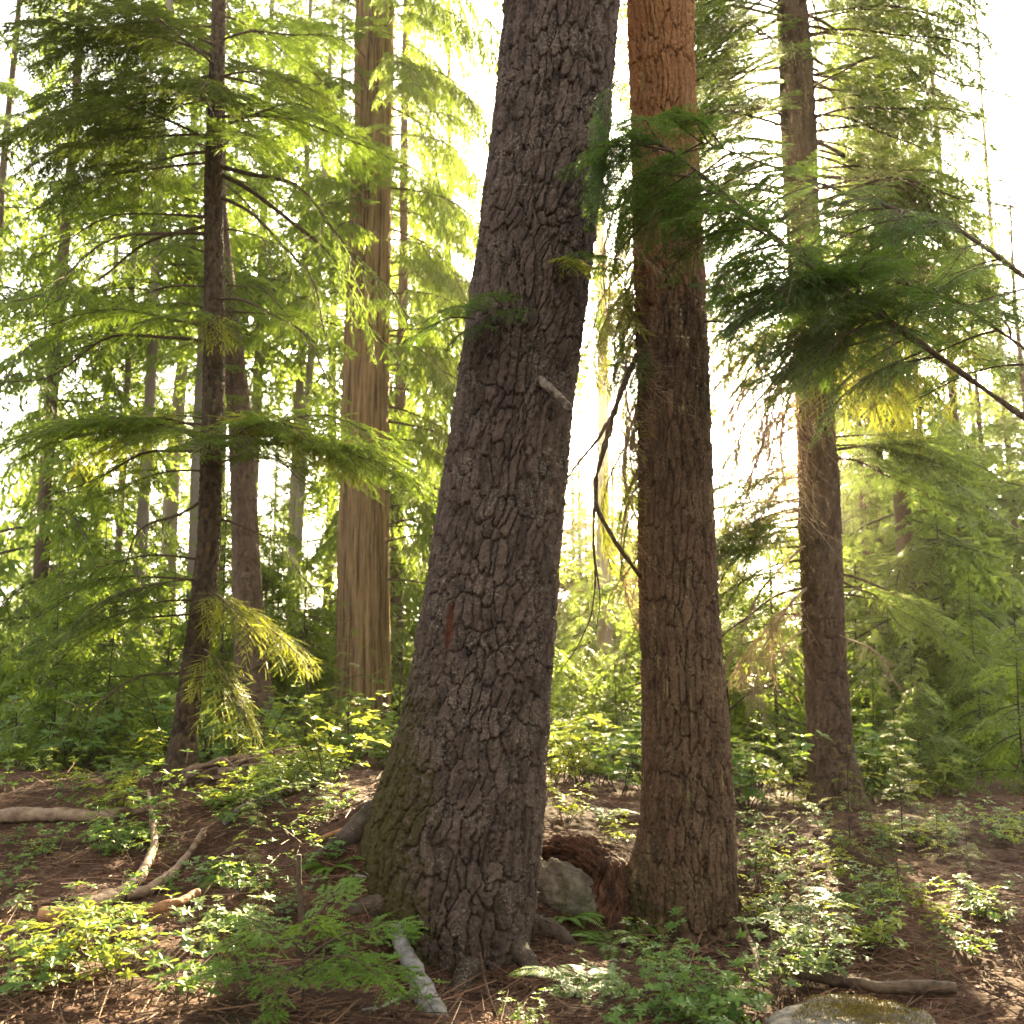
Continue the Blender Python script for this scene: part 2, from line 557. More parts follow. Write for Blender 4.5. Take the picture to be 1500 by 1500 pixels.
def bark_height(kind, th, z, P, rref, seed):
    circ = 2 * PI * rref
    if kind in ('plate', 'furrow'):
        pl = kind == 'plate'
        a, b = (.054, .165) if pl else (.044, .260)
        nu = max(6, round(circ / a))
        w1 = fbm(P * np.array([4.5, 4.5, 3]), seed, 3)
        w2 = fbm(P * 3.5 + 31, seed + 3, 3)
        w3 = fbm(P * np.array([17, 17, 10]), seed + 41, 3, .6)
        w4 = fbm(P * np.array([55, 55, 36]), seed + 43, 3, .6)
        big_ = sst(-.25, .35, fbm(P * 2.2 + 9, seed + 77, 2))          # where plates are long, where they break up
        low = 1 - sst(.4, 1.7, z) if pl else 1 - sst(.1, .8, z)
        u = th / (2 * PI) * nu + .95 * w1 + .45 * w3 + .16 * w4
        v = z / b * (1.0 - .35 * low) + (1.0 if pl else .6) * w2 + (.40 if pl else .22) * w3 + .14 * w4
        f1, f2, r, ou, ov = vor(u, v, nu, seed)
        e = f2 - f1
        g1, g2, r2, pu, pv_ = vor(u * 2 + .5 * w3, v * 1.9 + .3 * w4, nu * 2, seed + 5)
        e2 = g2 - g1
        q1, q2, r3, qu, qv = vor(u * 4 + .8 * w4, v * 3.5 + .4 * w3, nu * 4, seed + 15)
        wide = (.06 + .12 * sst(-.5, .6, fbm(P * 6 + 11, seed + 71, 2))) * (1.25 if pl else 1.1)
        crack = sst(.0, 1, e / wide)
        second = sst(0, .11, e2) * np.clip(sst(.2, .55, r) * (1.25 - big_) + .25, 0, 1)
        tilt = (r - .5) * ou * 1.1 + (r2 - .5) * ov * .8
        tilt2 = (r2 - .5) * pu * 1.0 + (r3 - .5) * pv_ * .9
        tn = (fbm(P * np.array([19, 19, 11]) + 5, seed + 60, 3) + 1) * 3.0
        ter = np.floor(tn) + sst(.0, .22, tn - np.floor(tn))
        h = crack * (1.1 + .3 * r) + .26 * second + tilt * .6 + tilt2 * .4 + .14 * (ter - 3.0) + .30 * (r3 - .5) * sst(0, .2, q2 - q1)
        h += .42 * fbm(P * np.array([46, 46, 26]), seed + 9, 3, .7) + .40 * fbm(P * np.array([95, 95, 55]), seed + 19, 3, .75)
        return h * (.0215 if pl else .0195), .35 * r + .3 * r2 + .25 * r3 + .08 * (ter - 2), e
    if kind == 'string':
        k = circ / .055
        q = np.stack([np.cos(th) * k / (2 * PI), np.sin(th) * k / (2 * PI), z * .55], 1)
        w = fbm(q * .6, seed + 2, 2)
        n1 = 1 - np.abs(fbm(q + w[:, None] * .5, seed, 3, .6))
        n2 = fbm(q * np.array([3, 3, 1.5]), seed + 4, 3)
        n3 = fbm(np.stack([np.cos(th) * k, np.sin(th) * k, z * 4.0], 1), seed + 8, 3, .6)
        n4 = fbm(np.stack([np.cos(th) * k * .3, np.sin(th) * k * .3, z * 1.6], 1), seed + 12, 3)
        return (n1 ** 3 * .05 + n2 * .016 + n3 * .012), np.clip(n1 ** 2 * .8 + .45 * n2 + .35 * n3 + .35 * n4 - .08, 0, 1), n1
    # flaky small scales
    a, b = .034, .055
    nu = max(6, round(circ / a))
    w1 = fbm(P * 9, seed, 3)
    f1, f2, r, ou, ov = vor(th / (2 * PI) * nu + .5 * w1, z / b + .5 * fbm(P * 9 + 7, seed + 1, 2), nu, seed)
    h = sst(0, .4, f2 - f1) * (.6 + .4 * r) + .5 * fbm(P * 14, seed + 9, 4, .6)
    return h * .014, r, f2 - f1


def trunk_mesh(name, table, Y, mat, kind, seed, scar=None, res=.006, zfine=6, top=20, base_loc=None, lobes=(), moss=None, ybend=None, extra_down=.5, top_r=None, lean_on=True):
    """table rows (photo y, left x, right x) of the silhouette; the trunk goes on above the picture to the height `top`"""
    Z, X, RR = [], [], []
    for py, l, r in table:
        p = at((l + r) / 2, py, Y)
        Z.append(p[2])
        X.append(p[0])
        RR.append((r - l) / 2 * depth(py, Y) / FPX)
    o = np.argsort(Z)
    Z, X, RR = np.array(Z)[o], np.array(X)[o], np.array(RR)[o]
    # carry on downwards and upwards
    Zd = Z[0] - extra_down
    n = min(3, len(Z) - 1)
    sl = (X[-1] - X[-1 - n]) / (Z[-1] - Z[-1 - n])
    if not lean_on:
        sl *= .3
    tr = top_r if top_r is not None else RR[-1] * .45
    Z = np.concatenate([[Zd], Z, [top]])
    X = np.concatenate([[X[0]], X, [X[-1] + sl * (top - Z[-2])]])
    RR = np.concatenate([[RR[0]], RR, [tr]])
    rref = float(np.median(RR))
    zs = list(np.arange(Zd, min(zfine, top), res * 1.25))
    s, v = .03, min(zfine, top)
    while v < top:
        zs.append(v)
        s = min(s * 1.15, .6)
        v += s
    zs.append(top)
    zs = np.array(zs)

    def smooth_interp(zq, V):
        y = np.interp(zq, Z, V)
        dz = .10
        return (y + np.interp(zq - dz, Z, V) + np.interp(zq + dz, Z, V) + np.interp(zq - dz / 2, Z, V) + np.interp(zq + dz / 2, Z, V)) / 5

    cx = smooth_interp(zs, X)
    cr = smooth_interp(zs, RR)
    nt_ = int(2 * PI * rref / res)
    th = np.arange(nt_) / nt_ * 2 * PI
    TH, ZZ = np.meshgrid(th, zs)
    CX = np.repeat(cx[:, None], nt_, 1)
    CR = np.repeat(cr[:, None], nt_, 1)
    th_, z_ = TH.ravel(), ZZ.ravel()
    r_ = CR.ravel().copy()
    # slow out-of-roundness
    q = np.stack([np.cos(th_) * 1.2, np.sin(th_) * 1.2, z_ * .7], 1)
    r_ *= 1 + .05 * fbm(q + seed, seed, 3)
    for (ang, wid, amp, z0, hh) in lobes:
        d = (th_ - ang + PI) % (2 * PI) - PI
        r_ += amp * np.exp(-(d / wid) ** 2) * np.exp(-np.maximum(z_ - z0, 0) / hh)
    yb = np.full(len(z_), float(Y)) if ybend is None else Y + np.interp(z_, ybend[0], ybend[1])
    Pc = np.stack([CX.ravel() + r_ * np.cos(th_), yb + r_ * np.sin(th_), z_], 1)
    h, tone, crack = bark_height(kind, th_, z_, Pc, rref, seed)
    h = h * np.where(z_ > zfine, .5, 1)
    sc_ = np.zeros(len(z_)) if scar is None else scar(Pc)
    r2 = r_ + h * (1 - .8 * sc_) - np.percentile(h, 70) - .006 * sc_
    V = np.stack([CX.ravel() + r2 * np.cos(th_), yb + r2 * np.sin(th_), z_], 1)
    mossv = np.zeros(len(z_)) if moss is None else moss(V, th_, z_)
    base = np.array([cx[np.argmin(abs(zs - (Zd + extra_down)))], Y, Zd + extra_down]) if base_loc is None else base_loc
    i = np.arange(len(zs) - 1)[:, None] * nt_
    j = np.arange(nt_)[None, :]
    k = (j + 1) % nt_
    F = np.stack([(i + j).ravel(), (i + k).ravel(), (i + nt_ + k).ravel(), (i + nt_ + j).ravel()], 1)
    me = mk_mesh(name, V - base, [(F, 0)], [mat], {'tone': tone, 'moss': mossv, 'scar': sc_})
    return me, base, (lambda zq: np.array([np.interp(zq, zs, cx), Y if ybend is None else Y + np.interp(zq, ybend[0], ybend[1]), zq])), (lambda zq: float(np.interp(zq, zs, cr)))


# ------------------------------------------------------------------ foliage pieces
NEEDLE_V = np.array([[0, -.5, 0], [0, .5, 0], [1, 0, 0]], float)
NEEDLE_F = np.array([[0, 1, 2]])
DIAM_V = np.array([[0, 0, 0], [.45, -.5, .0], [1, 0, 0], [.45, .5, .0]], float)
DIAM_F = np.array([[0, 1, 2], [0, 2, 3]])
LEAF_V = np.array([[0, 0, 0], [.28, .40, .10], [.62, .46, .12], [1, 0, -.06], [.62, -.46, .12], [.28, -.40, .10], [.30, 0, 0], [.64, 0, .0]], float)
LEAF_F = np.array([[0, 6, 1], [6, 2, 1], [6, 7, 2], [7, 3, 2], [0, 5, 6], [6, 5, 4], [6, 4, 7], [7, 4, 3]])


def twigs(g, P, D, Nn, L, k, nl, nw, r, droop=.25, tone=None, fwd=.55, spread=.25, lod=0):
    """needle-clad twigs: P start, D direction, Nn plane normal, L length"""
    m = len(P)
    if m == 0:
        return
    tone = r.random(m) if tone is None else tone
    D = unit(D)
    if lod == 1:     # far: a few long leaf-like blades per twig
        for s in (-1, 0, 1):
            S = unit(np.cross(Nn, D))
            dd = unit(D + S * s * .75 + r.normal(0, .12, (m, 3)) - np.array([0, 0, droop * .6]))
            nn = unit(Nn + r.normal(0, .35, (m, 3)))
            ln = L * (1.0 if s == 0 else .62) * r.uniform(.8, 1.15, m)
            frames_place(g, DIAM_V, DIAM_F, P + D * (L * (0 if s == 0 else .25))[:, None], dd, nn, ln, np.full(m, nw), np.ones(m), tone)
        return
    S = unit(np.cross(Nn, D))
    t = (np.arange(k) + .4) / k
    Dk = D[:, None, :] + np.array([0, 0, -1.0]) * (droop * t ** 1.0)[None, :, None]
    base = P[:, None, :] + (D[:, None, :] * t[None, :, None] + np.array([0, 0, -1.0]) * (droop * .5 * t ** 2)[None, :, None]) * L[:, None, None]
    Dk = unit(Dk)
    for s in (-1, 1):
        nd = unit(S[:, None, :] * s * .85 + Dk * fwd + r.normal(0, spread * .6, (m, k, 3)))
        nn = unit(Nn[:, None, :] + r.normal(0, spread, (m, k, 3)))
        ln = nl * (1.05 - .55 * t)[None, :] * r.uniform(.75, 1.2, (m, k))
        tt = np.clip(tone[:, None] + r.normal(0, .10, (m, k)), 0, 1)
        frames_place(g, NEEDLE_V, NEEDLE_F, base.reshape(-1, 3), nd.reshape(-1, 3), nn.reshape(-1, 3), ln.ravel(), np.full(m * k, nw), np.ones(m * k), tt.ravel())
    tipn = unit(Nn + r.normal(0, spread, (m, 3)))
    frames_place(g, DIAM_V, DIAM_F, P, unit(D - np.array([0, 0, droop * .5])), tipn, L * 1.0, np.full(m, nw * .8), np.ones(m), tone * .8)


def make_branch(seed, L=1.5, arch=.25, droop=.35, sec=20, width=.42, dens=1.0, nl=.015, nw=.0035, k=12, hang=.3, bare=.15, lod=0, r0=.011, wob=.05, tert=.10, crook=0., style='hemlock'):
    """one conifer bough along +X in the XY plane; returns (wood Geo, foliage Geo)"""
    r = np.random.default_rng(seed)
    wood, fol = Geo(), Geo()
    n = 14
    s = np.linspace(0, 1, n)
    ax = np.stack([s * L * .97, np.zeros(n), L * (arch * s - (arch * .6 + droop) * s ** 2.2)], 1)
    ph = r.uniform(0, 6, 4)
    ax[:, 1] += wob * L * (np.sin(s * 5 + ph[0]) - np.sin(ph[0])) * s + crook * L * np.sin(s * 9 + ph[1]) * s * .5
    ax[:, 2] += wob * L * .6 * (np.sin(s * 6 + ph[2]) - np.sin(ph[2])) * s + crook * L * np.sin(s * 11 + ph[3]) * s * .4
    tube(wood, ax, r0 * (1 - .85 * s) + .0015, 6 if lod == 0 else 4)
    axT = unit(np.gradient(ax, axis=0))
    tP, tD, tN, tL, tT = [], [], [], [], []
    NP = 5 if lod == 0 else 4
    for i in range(sec):
        u = bare + (1 - bare) * (i + r.uniform(.1, .9)) / sec
        side = 1 if i % 2 else -1
        p = np.array([np.interp(u, s, ax[:, c]) for c in range(3)])
        d = np.array([np.interp(u, s, axT[:, c]) for c in range(3)])
        shape = (1 - u) ** .75 * (.45 + .55 * min(1, (u - bare) / .22 + .2))
        l2 = L * width * shape * r.uniform(.6, 1.2) + .05 * L
        ang = R(r.uniform(42, 66)) * (1 - .25 * u)
        sd = np.array([-d[1], d[0], 0])
        sd /= max(np.linalg.norm(sd), 1e-6)
        d2 = d * math.cos(ang) + sd * side * math.sin(ang) + np.array([0, 0, r.normal(.02, .10)])
        d2 /= np.linalg.norm(d2)
        q = np.linspace(0, 1, NP)
        hg = hang * r.uniform(.4, 1.5)
        pts = p + d2 * (q * l2)[:, None] + np.array([0, 0, -1.0]) * (hg * l2 * q ** 2)[:, None]
        pts[1:, :2] += r.normal(0, .025 * l2, (NP - 1, 2))
        tube(wood, pts, np.linspace(max(.0012, r0 * .32), .001, NP), 4 if lod == 0 else 3, cap=False)
        nt_ = max(4, int(l2 / (.028 if lod == 0 else .05) * dens))
        uu = (np.arange(nt_) + r.random(nt_)) / nt_
        uu = .08 + .92 * uu
        tp = np.stack([np.interp(uu, q, pts[:, c]) for c in range(3)], 1)
        pt = unit(np.gradient(pts, axis=0))
        td0 = np.stack([np.interp(uu, q, pt[:, c]) for c in range(3)], 1)
        ss = np.where(np.arange(nt_) % 2, 1.0, -1.0)
        nrm = np.array([0, 0, 1.0]) + r.normal(0, .16, (nt_, 3))
        sdv = unit(np.cross(nrm, td0))
        an = np.radians(r.uniform(35, 62, nt_)) * (1 - .55 * uu ** 2)
        td = td0 * np.cos(an)[:, None] + sdv * (ss * np.sin(an))[:, None] + r.normal(0, .10, (nt_, 3))
        tl = tert * (1.15 - .7 * uu) * r.uniform(.55, 1.3, nt_) * min(1.4, .5 + l2 / (.35 * L))
        base_t = .30 + .35 * u + r.normal(0, .08)
        tP.append(tp)
        tD.append(td)
        tN.append(nrm)
        tL.append(tl)
        tT.append(np.clip(base_t + .25 * uu + r.normal(0, .12, nt_), 0, 1))
    # the tip of the main axis
    uu = np.linspace(.55, 1, int(10 * dens))
    tp = np.stack([np.interp(uu, s, ax[:, c]) for c in range(3)], 1)
    td0 = np.stack([np.interp(uu, s, axT[:, c]) for c in range(3)], 1)
    ss = np.where(np.arange(len(uu)) % 2, 1.0, -1.0)
    td = td0 + np.stack([-td0[:, 1] * ss, td0[:, 0] * ss, 0 * ss], 1) * .8
    tP.append(tp)
    tD.append(td)
    tN.append(np.tile([0, 0, 1.0], (len(uu), 1)))
    tL.append(tert * 1.1 * (1.3 - uu))
    tT.append(np.full(len(uu), .75))
    tP, tD, tN, tL, tT = (np.concatenate(a) for a in (tP, tD, tN, tL, tT))
    if style == 'cedar':
        tD = tD + np.array([0, 0, -1.0]) * r.uniform(.3, 1.3, len(tD))[:, None]
        twigs(fol, tP, tD, tN, tL, k, nl, nw, r, .35, tT, 1.1, .18, lod)
    else:
        twigs(fol, tP, tD, tN, tL, k, nl, nw, r, .28, tT, .5, .28, lod)
    return wood, fol


def xf(V, az, pitch, roll, sc, loc):
    m = (Matrix.Rotation(az, 3, 'Z') @ Matrix.Rotation(-pitch, 3, 'Y') @ Matrix.Rotation(roll, 3, 'X'))
    return V @ (np.array(m).T * sc) + loc


def bough_pair(name, seed, leaf, wood_m=None, **kw):
    w, f = make_branch(seed, **kw)
    return (w.mesh(name + '_wood', wood_m or M['bough'], True), f.mesh(name + '_foliage', leaf))


# the kinds of bough: level hemlock, drooping hemlock, bare crooked, cedar ...
B = {}
for i in range(4):
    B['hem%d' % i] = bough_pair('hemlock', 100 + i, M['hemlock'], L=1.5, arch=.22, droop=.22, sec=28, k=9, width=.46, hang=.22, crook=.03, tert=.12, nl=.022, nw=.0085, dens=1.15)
for i in range(3):
    B['dark%d' % i] = bough_pair('dark', 130 + i, M['hemlock_olive'], L=1.6, arch=.1, droop=.28, sec=32, k=10, width=.44, hang=.35, dens=1.3, tert=.13, nl=.023, nw=.0085, wob=.05)
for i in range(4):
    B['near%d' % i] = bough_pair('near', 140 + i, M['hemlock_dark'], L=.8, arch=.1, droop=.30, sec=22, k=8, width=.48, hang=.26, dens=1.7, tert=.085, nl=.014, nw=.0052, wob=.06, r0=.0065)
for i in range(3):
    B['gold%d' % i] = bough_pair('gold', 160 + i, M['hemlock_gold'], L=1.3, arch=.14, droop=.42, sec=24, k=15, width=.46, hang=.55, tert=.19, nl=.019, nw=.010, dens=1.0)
for i in range(3):
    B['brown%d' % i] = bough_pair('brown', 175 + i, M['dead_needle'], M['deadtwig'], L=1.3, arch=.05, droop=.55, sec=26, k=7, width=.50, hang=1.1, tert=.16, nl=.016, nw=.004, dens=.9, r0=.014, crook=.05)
for i in range(3):
    B['thin%d' % i] = bough_pair('thin', 190 + i, M['hemlock'], L=1.8, arch=.1, droop=.35, sec=20, k=9, width=.40, hang=.45, dens=.8, crook=.10, bare=.30, r0=.016, nl=.022, nw=.008, tert=.12)
for i in range(3):
    B['cedar%d' % i] = bough_pair('cedar', 220 + i, M['cedar'], L=2.0, arch=.10, droop=.55, sec=24, k=8, width=.36, hang=.9, dens=.8, tert=.26, nl=.055, nw=.018, r0=.014, style='cedar')


def dead_bough(seed, L=1.2, n2=14, droop=.5, r0=.015, crook=.12, hang=.8, mat='deadtwig', fine=2):
    r = np.random.default_rng(seed)
    g = Geo()
    n = 16
    s = np.linspace(0, 1, n)
    ph = r.uniform(0, 6, 4)
    ax = np.stack([s * L, crook * L * (np.sin(s * 6 + ph[0]) - math.sin(ph[0])) * s, -droop * L * s ** 1.6 + crook * L * .5 * (np.sin(s * 8 + ph[1]) - math.sin(ph[1])) * s], 1)
    tube(g, ax, r0 * (1 - .85 * s) + .0012, 6)
    for i in range(n2):
        u = r.uniform(.15, 1)
        p = np.array([np.interp(u, s, ax[:, c]) for c in range(3)])
        a = r.uniform(0, 2 * PI)
        d = unit(np.array([.5, math.cos(a), math.sin(a) * .6 - hang]))
        l2 = L * r.uniform(.15, .45)
        q = np.linspace(0, 1, 6)
        pts = p + d * (q * l2)[:, None] + np.array([0, 0, -1.0]) * (hang * .5 * l2 * q ** 2)[:, None] + np.concatenate([[[0, 0, 0]], r.normal(0, .03 * l2, (5, 3))])
        tube(g, pts, np.linspace(r0 * .3, .0009, 6), 4, cap=False)
        for j in range(fine):
            t = r.uniform(.2, .95)
            pp = np.array([np.interp(t, q, pts[:, c]) for c in range(3)])
            d3 = unit(d + r.normal(0, .6, 3))
            l3 = l2 * r.uniform(.2, .5)
            q3 = np.linspace(0, 1, 4)
            tube(g, pp + d3 * (q3 * l3)[:, None] + np.array([0, 0, -1.0]) * (.4 * l3 * q3 ** 2)[:, None], np.linspace(.0026, .0012, 4), 3, cap=False)
    return g.mesh('dead_bough', M[mat], True)


for i in range(3):
    B['dead%d' % i] = (dead_bough(300 + i, fine=3, n2=20), None)
for i in range(2):
    B['snag%d' % i] = (dead_bough(320 + i, L=1.4, crook=.22, mat='bough', n2=10, r0=.02, droop=.3), None)


def put(tree, kind, base, p, az, pitch=0, sc=1.0, roll=0, name='branch', foliage='needles'):
    """hang a copy of a bough on a tree (p in world space)"""
    w, f = B[kind]
    o = obj(name, w, tree, p - base, (roll, -pitch, az), sc)
    if f is not None:
        obj(foliage, f, o)
    return o


# ================================================================== the two big trunks
def moss_big(V, th, z):
    left = sst(.1, .95, -np.cos(th - .35))
    low = 1 - sst(.7, 2.3, z)
    m = .62 * left * (1 - sst(.9, 1.9, z)) + .30 * low * left
    m += .22 * sst(.55, 1, -np.cos(th)) * (1 - sst(2, 6, z))
    m += .25 * (1 - sst(.1, .7, z))
    return m * .44 + .10 * fbm(V * 2.5, 5, 3)


def scar_big(P):
    c = at(656, 918, 4.85)
    dx, dz = P[:, 0] - c[0] - .12 * (P[:, 2] - c[2]), P[:, 2] - c[2]
    d = np.sqrt((dx / .022) ** 2 + (dz / .125) ** 2) + .35 * fbm(P * 30, 4, 3)
    return np.where(P[:, 1] < 5.2, 1 - sst(.7, 1.1, d), 0)


big_tab = [(0, 742, 908), (200, 719, 891), (400, 693, 864), (600, 665, 841), (800, 634, 822), (900, 618, 815), (1000, 600, 808), (1100, 578, 803), (1180, 556, 799), (1300, 548, 788), (1430, 560, 772)]
me, base, axis, rad = trunk_mesh('trunk', big_tab, 5.15, M['bark_big'], 'plate', 11, res=.0048, zfine=5.7, top=17,
                                 lobes=((R(185), .42, .17, .35, .35), (R(235), .30, .10, .10, .30), (R(275), .26, .07, .0, .3), (R(150), .4, .10, .5, .4), (R(318), .28, .05, .1, .3)), moss=moss_big, scar=scar_big)
big = thing('leaning_conifer', 'massive leaning conifer with grey brown plated bark and mossy root flare', 'tree', base)
obj('trunk', me, big, (0, 0, 0))
BIG = (big, base, axis, rad)


def moss_red(V, th, z):
    return .28 * (1 - sst(.0, .8, z)) * sst(-.4, .9, -np.cos(th - .6)) + .10 * sst(.5, 1, -np.cos(th))


red_tab = [(0, 920, 1015), (200, 925, 1022), (400, 929, 1031), (600, 935, 1040), (800, 935, 1046), (900, 936, 1052), (1000, 940, 1062), (1100, 943, 1070), (1200, 940, 1074), (1260, 936, 1076), (1320, 940, 1080), (1390, 945, 1082)]
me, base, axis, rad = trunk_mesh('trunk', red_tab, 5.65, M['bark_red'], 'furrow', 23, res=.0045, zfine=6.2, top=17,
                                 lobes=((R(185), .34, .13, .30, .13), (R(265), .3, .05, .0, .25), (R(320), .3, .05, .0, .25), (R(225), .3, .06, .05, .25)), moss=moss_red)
red = thing('straight_conifer', 'straight conifer with furrowed red brown bark, sun glow painted orange higher up', 'tree', base)
obj('trunk', me, red, (0, 0, 0))
RED = (red, base, axis, rad)

# ================================================================== trees of the middle ground
hem_tab = [(0, 311, 331), (250, 300, 326), (400, 299, 327), (560, 297, 329), (700, 293, 325), (800, 289, 323), (850, 282, 319), (920, 275, 312), (1000, 262, 298), (1080, 252, 288), (1130, 244, 292), (1160, 236, 300)]
me, base, axis, rad = trunk_mesh('trunk', hem_tab, 8.0, M['bark_hem'], 'flake', 31, res=.008, zfine=8.0, top=14, top_r=.05,
                                 lobes=((R(200), .4, .05, .5, .2), (R(300), .4, .05, .5, .2)))
hem = thing('hemlock_tree', 'dark slim hemlock with layered boughs and sunlit drooping lower sprays', 'tree', base)
obj('trunk', me, hem, (0, 0, 0))


def hang(rec, kind, py, Y, az, pitch=0, sc=1.0, roll=0, px=None):
    tree, base, axis, rad = rec
    z = at(750, py, Y)[2]
    p = axis(z)
    a = R(az)
    p = p + np.array([math.cos(a), math.sin(a), 0]) * rad(z) * .8
    return put(tree, kind, base, p, a, R(pitch), sc, R(roll))


HEM = (hem, base, axis, rad)
# azimuth: 0 = to the right in the picture, 180 = to the left, 270 = towards the camera
for kind, py, az, pi_, sc in (
        ('dark0', 60, 205, -6, 1.0), ('dark1', 100, 255, -6, 1.0), ('dark2', 130, 190, -8, 1.2), ('dark0', 85, 225, -4, 1.1), ('dark1', 200, 200, -12, 1.0), ('dark2', 165, 265, -10, .9), ('dark0', 115, 330, -12, .9), ('dark1', 240, 185, -8, .9),
        # dark crown at the top left
        ('dark0', 40, 190, -8, 1.0), ('dark1', 70, 230, -5, 1.1), ('dark2', 110, 170, -10, 1.15), ('hem0', 60, 340, -5, .9), ('hem1', 110, 20, -12, 1.0),
        ('dark0', 150, 205, -12, 1.1), ('dark1', 180, 280, -10, 1.0), ('hem2', 190, 330, -10, 1.05), ('hem3', 170, 5, -8, 1.2), ('dark2', 210, 240, -8, 1.1),
        ('hem0', 220, 160, -6, 1.1), ('hem1', 235, 300, -14, .9), ('thin0', 245, 345, -24, 1.25), ('thin1', 255, 12, -28, 1.3), ('thin2', 290, 350, -35, 1.0),
        ('hem2', 320, 195, -12, 1.0), ('thin0', 330, 172, -14, 1.0), ('thin1', 345, 215, -16, 1.0), ('hem3', 420, 185, -10, .85), ('thin2', 440, 330, -18, .9),
        ('hem0', 470, 250, -16, .7), ('hem1', 480, 200, -4, 1.0), ('gold1', 470, 290, -14, .55), ('thin1', 500, 175, 6, 1.0), ('hem2', 455, 20, -6, .8),
        # the level layer
        ('hem0', 640, 185, 0, 1.0), ('hem1', 640, 215, -4, 1.0), ('hem2', 645, 340, 0, 1.25), ('hem3', 640, 5, -6, 1.35), ('hem0', 650, 300, -6, .8), ('hem1', 655, 255, -4, .7), ('thin0', 660, 170, -2, .9),
        ('hem2', 680, 325, -8, .9), ('gold2', 615, 350, 4, .7), ('gold0', 615, 200, 4, .7), ('hem1', 640, 30, -2, 1.1), ('hem3', 690, 190, -12, .8),
        ('snag0', 735, 190, -32, .7), ('thin1', 760, 10, -18, .6),
        ('hem1', 636, 195, -2, 1.1), ('hem3', 632, 228, -2, .9), ('hem0', 642, 350, -3, 1.2), ('hem2', 650, 12, -8, 1.45), ('hem1', 648, 318, -3, 1.0), ('hem0', 660, 280, -6, .8), ('gold0', 622, 330, 3, .8), ('gold1', 620, 10, 2, .9), ('gold1', 622, 175, 2, .9),
        # lower left darker sprays and the sunlit ones
        ('hem3', 820, 200, -4, .9), ('hem2', 850, 180, -6, 1.0), ('dark1', 850, 230, -8, .7), ('hem0', 880, 215, -12, .8), ('hem1', 900, 175, -14, .9),
        ('gold0', 870, 310, -6, .70), ('gold1', 880, 340, -10, .80), ('gold1', 950, 320, -24, .75), ('gold1', 890, 20, -8, .75),
        ('snag1', 985, 190, -6, .65)):
    hang(HEM, kind, py, 8.0, az, pi_, sc)

ced_tab = [(0, 522, 576), (200, 518, 573), (300, 514, 572), (500, 505, 570), (700, 498, 569), (900, 493, 569), (1000, 490, 572), (1060, 484, 577)]
me, base, axis, rad = trunk_mesh('trunk', ced_tab, 15.0, M['bark_cedar'], 'string', 41, res=.014, zfine=13, top=26, extra_down=1.0)
ced = thing('cedar_tree', 'tall cedar with pale stringy vertical bark and drooping bright fronds', 'tree', base)
obj('trunk', me, ced, (0, 0, 0))
CED = (ced, base, axis, rad)
_r = random.Random(5)
for py in range(-60, 900, 26):
    for az in (_r.uniform(-35, 35), _r.uniform(190, 345) if py < 470 else _r.uniform(-60, 60)):
        if py > 560 and _r.random() < .35:
            continue
        hang(CED, 'cedar%d' % _r.randrange(3), py, 15.0, az, _r.uniform(-15, 10), _r.uniform(.75, 1.35) * (1 if az < 100 else .7))
for py in range(-30, 330, 22):
    hang(CED, 'hem%d' % _r.randrange(4), py, 15.0, _r.uniform(200, 300), _r.uniform(-25, 0), _r.uniform(.7, 1.1))

sec_tab = [(0, 309, 327), (300, 308, 331), (450, 318, 347), (540, 328, 360), (640, 336, 371), (800, 340, 379), (900, 340, 386), (1000, 345, 398), (1110, 352, 418), (1140, 346, 424)]
me, base, axis, rad = trunk_mesh('trunk', sec_tab, 13.0, M['bark_far'], 'furrow', 47, res=.013, zfine=10, top=22)
t2 = thing('conifer_tree', 'thick brown conifer standing just behind the slim dark hemlock', 'tree', base)
obj('trunk', me, t2, (0, 0, 0))
T2 = (t2, base, axis, rad)
for py in list(range(-60, 560, 40)):
    hang(T2, _r.choice(['hem0', 'hem1', 'thin0', 'thin1', 'hem3']), py, 13.0, _r.uniform(0, 360), _r.uniform(-22, 0), _r.uniform(.9, 1.5))
for py in range(200, 640, 32):
    hang(T2, _r.choice(['hem0', 'hem1', 'hem2', 'hem3']), py, 13.0, _r.uniform(235, 305), _r.uniform(-24, -4), _r.uniform(.7, 1.1))

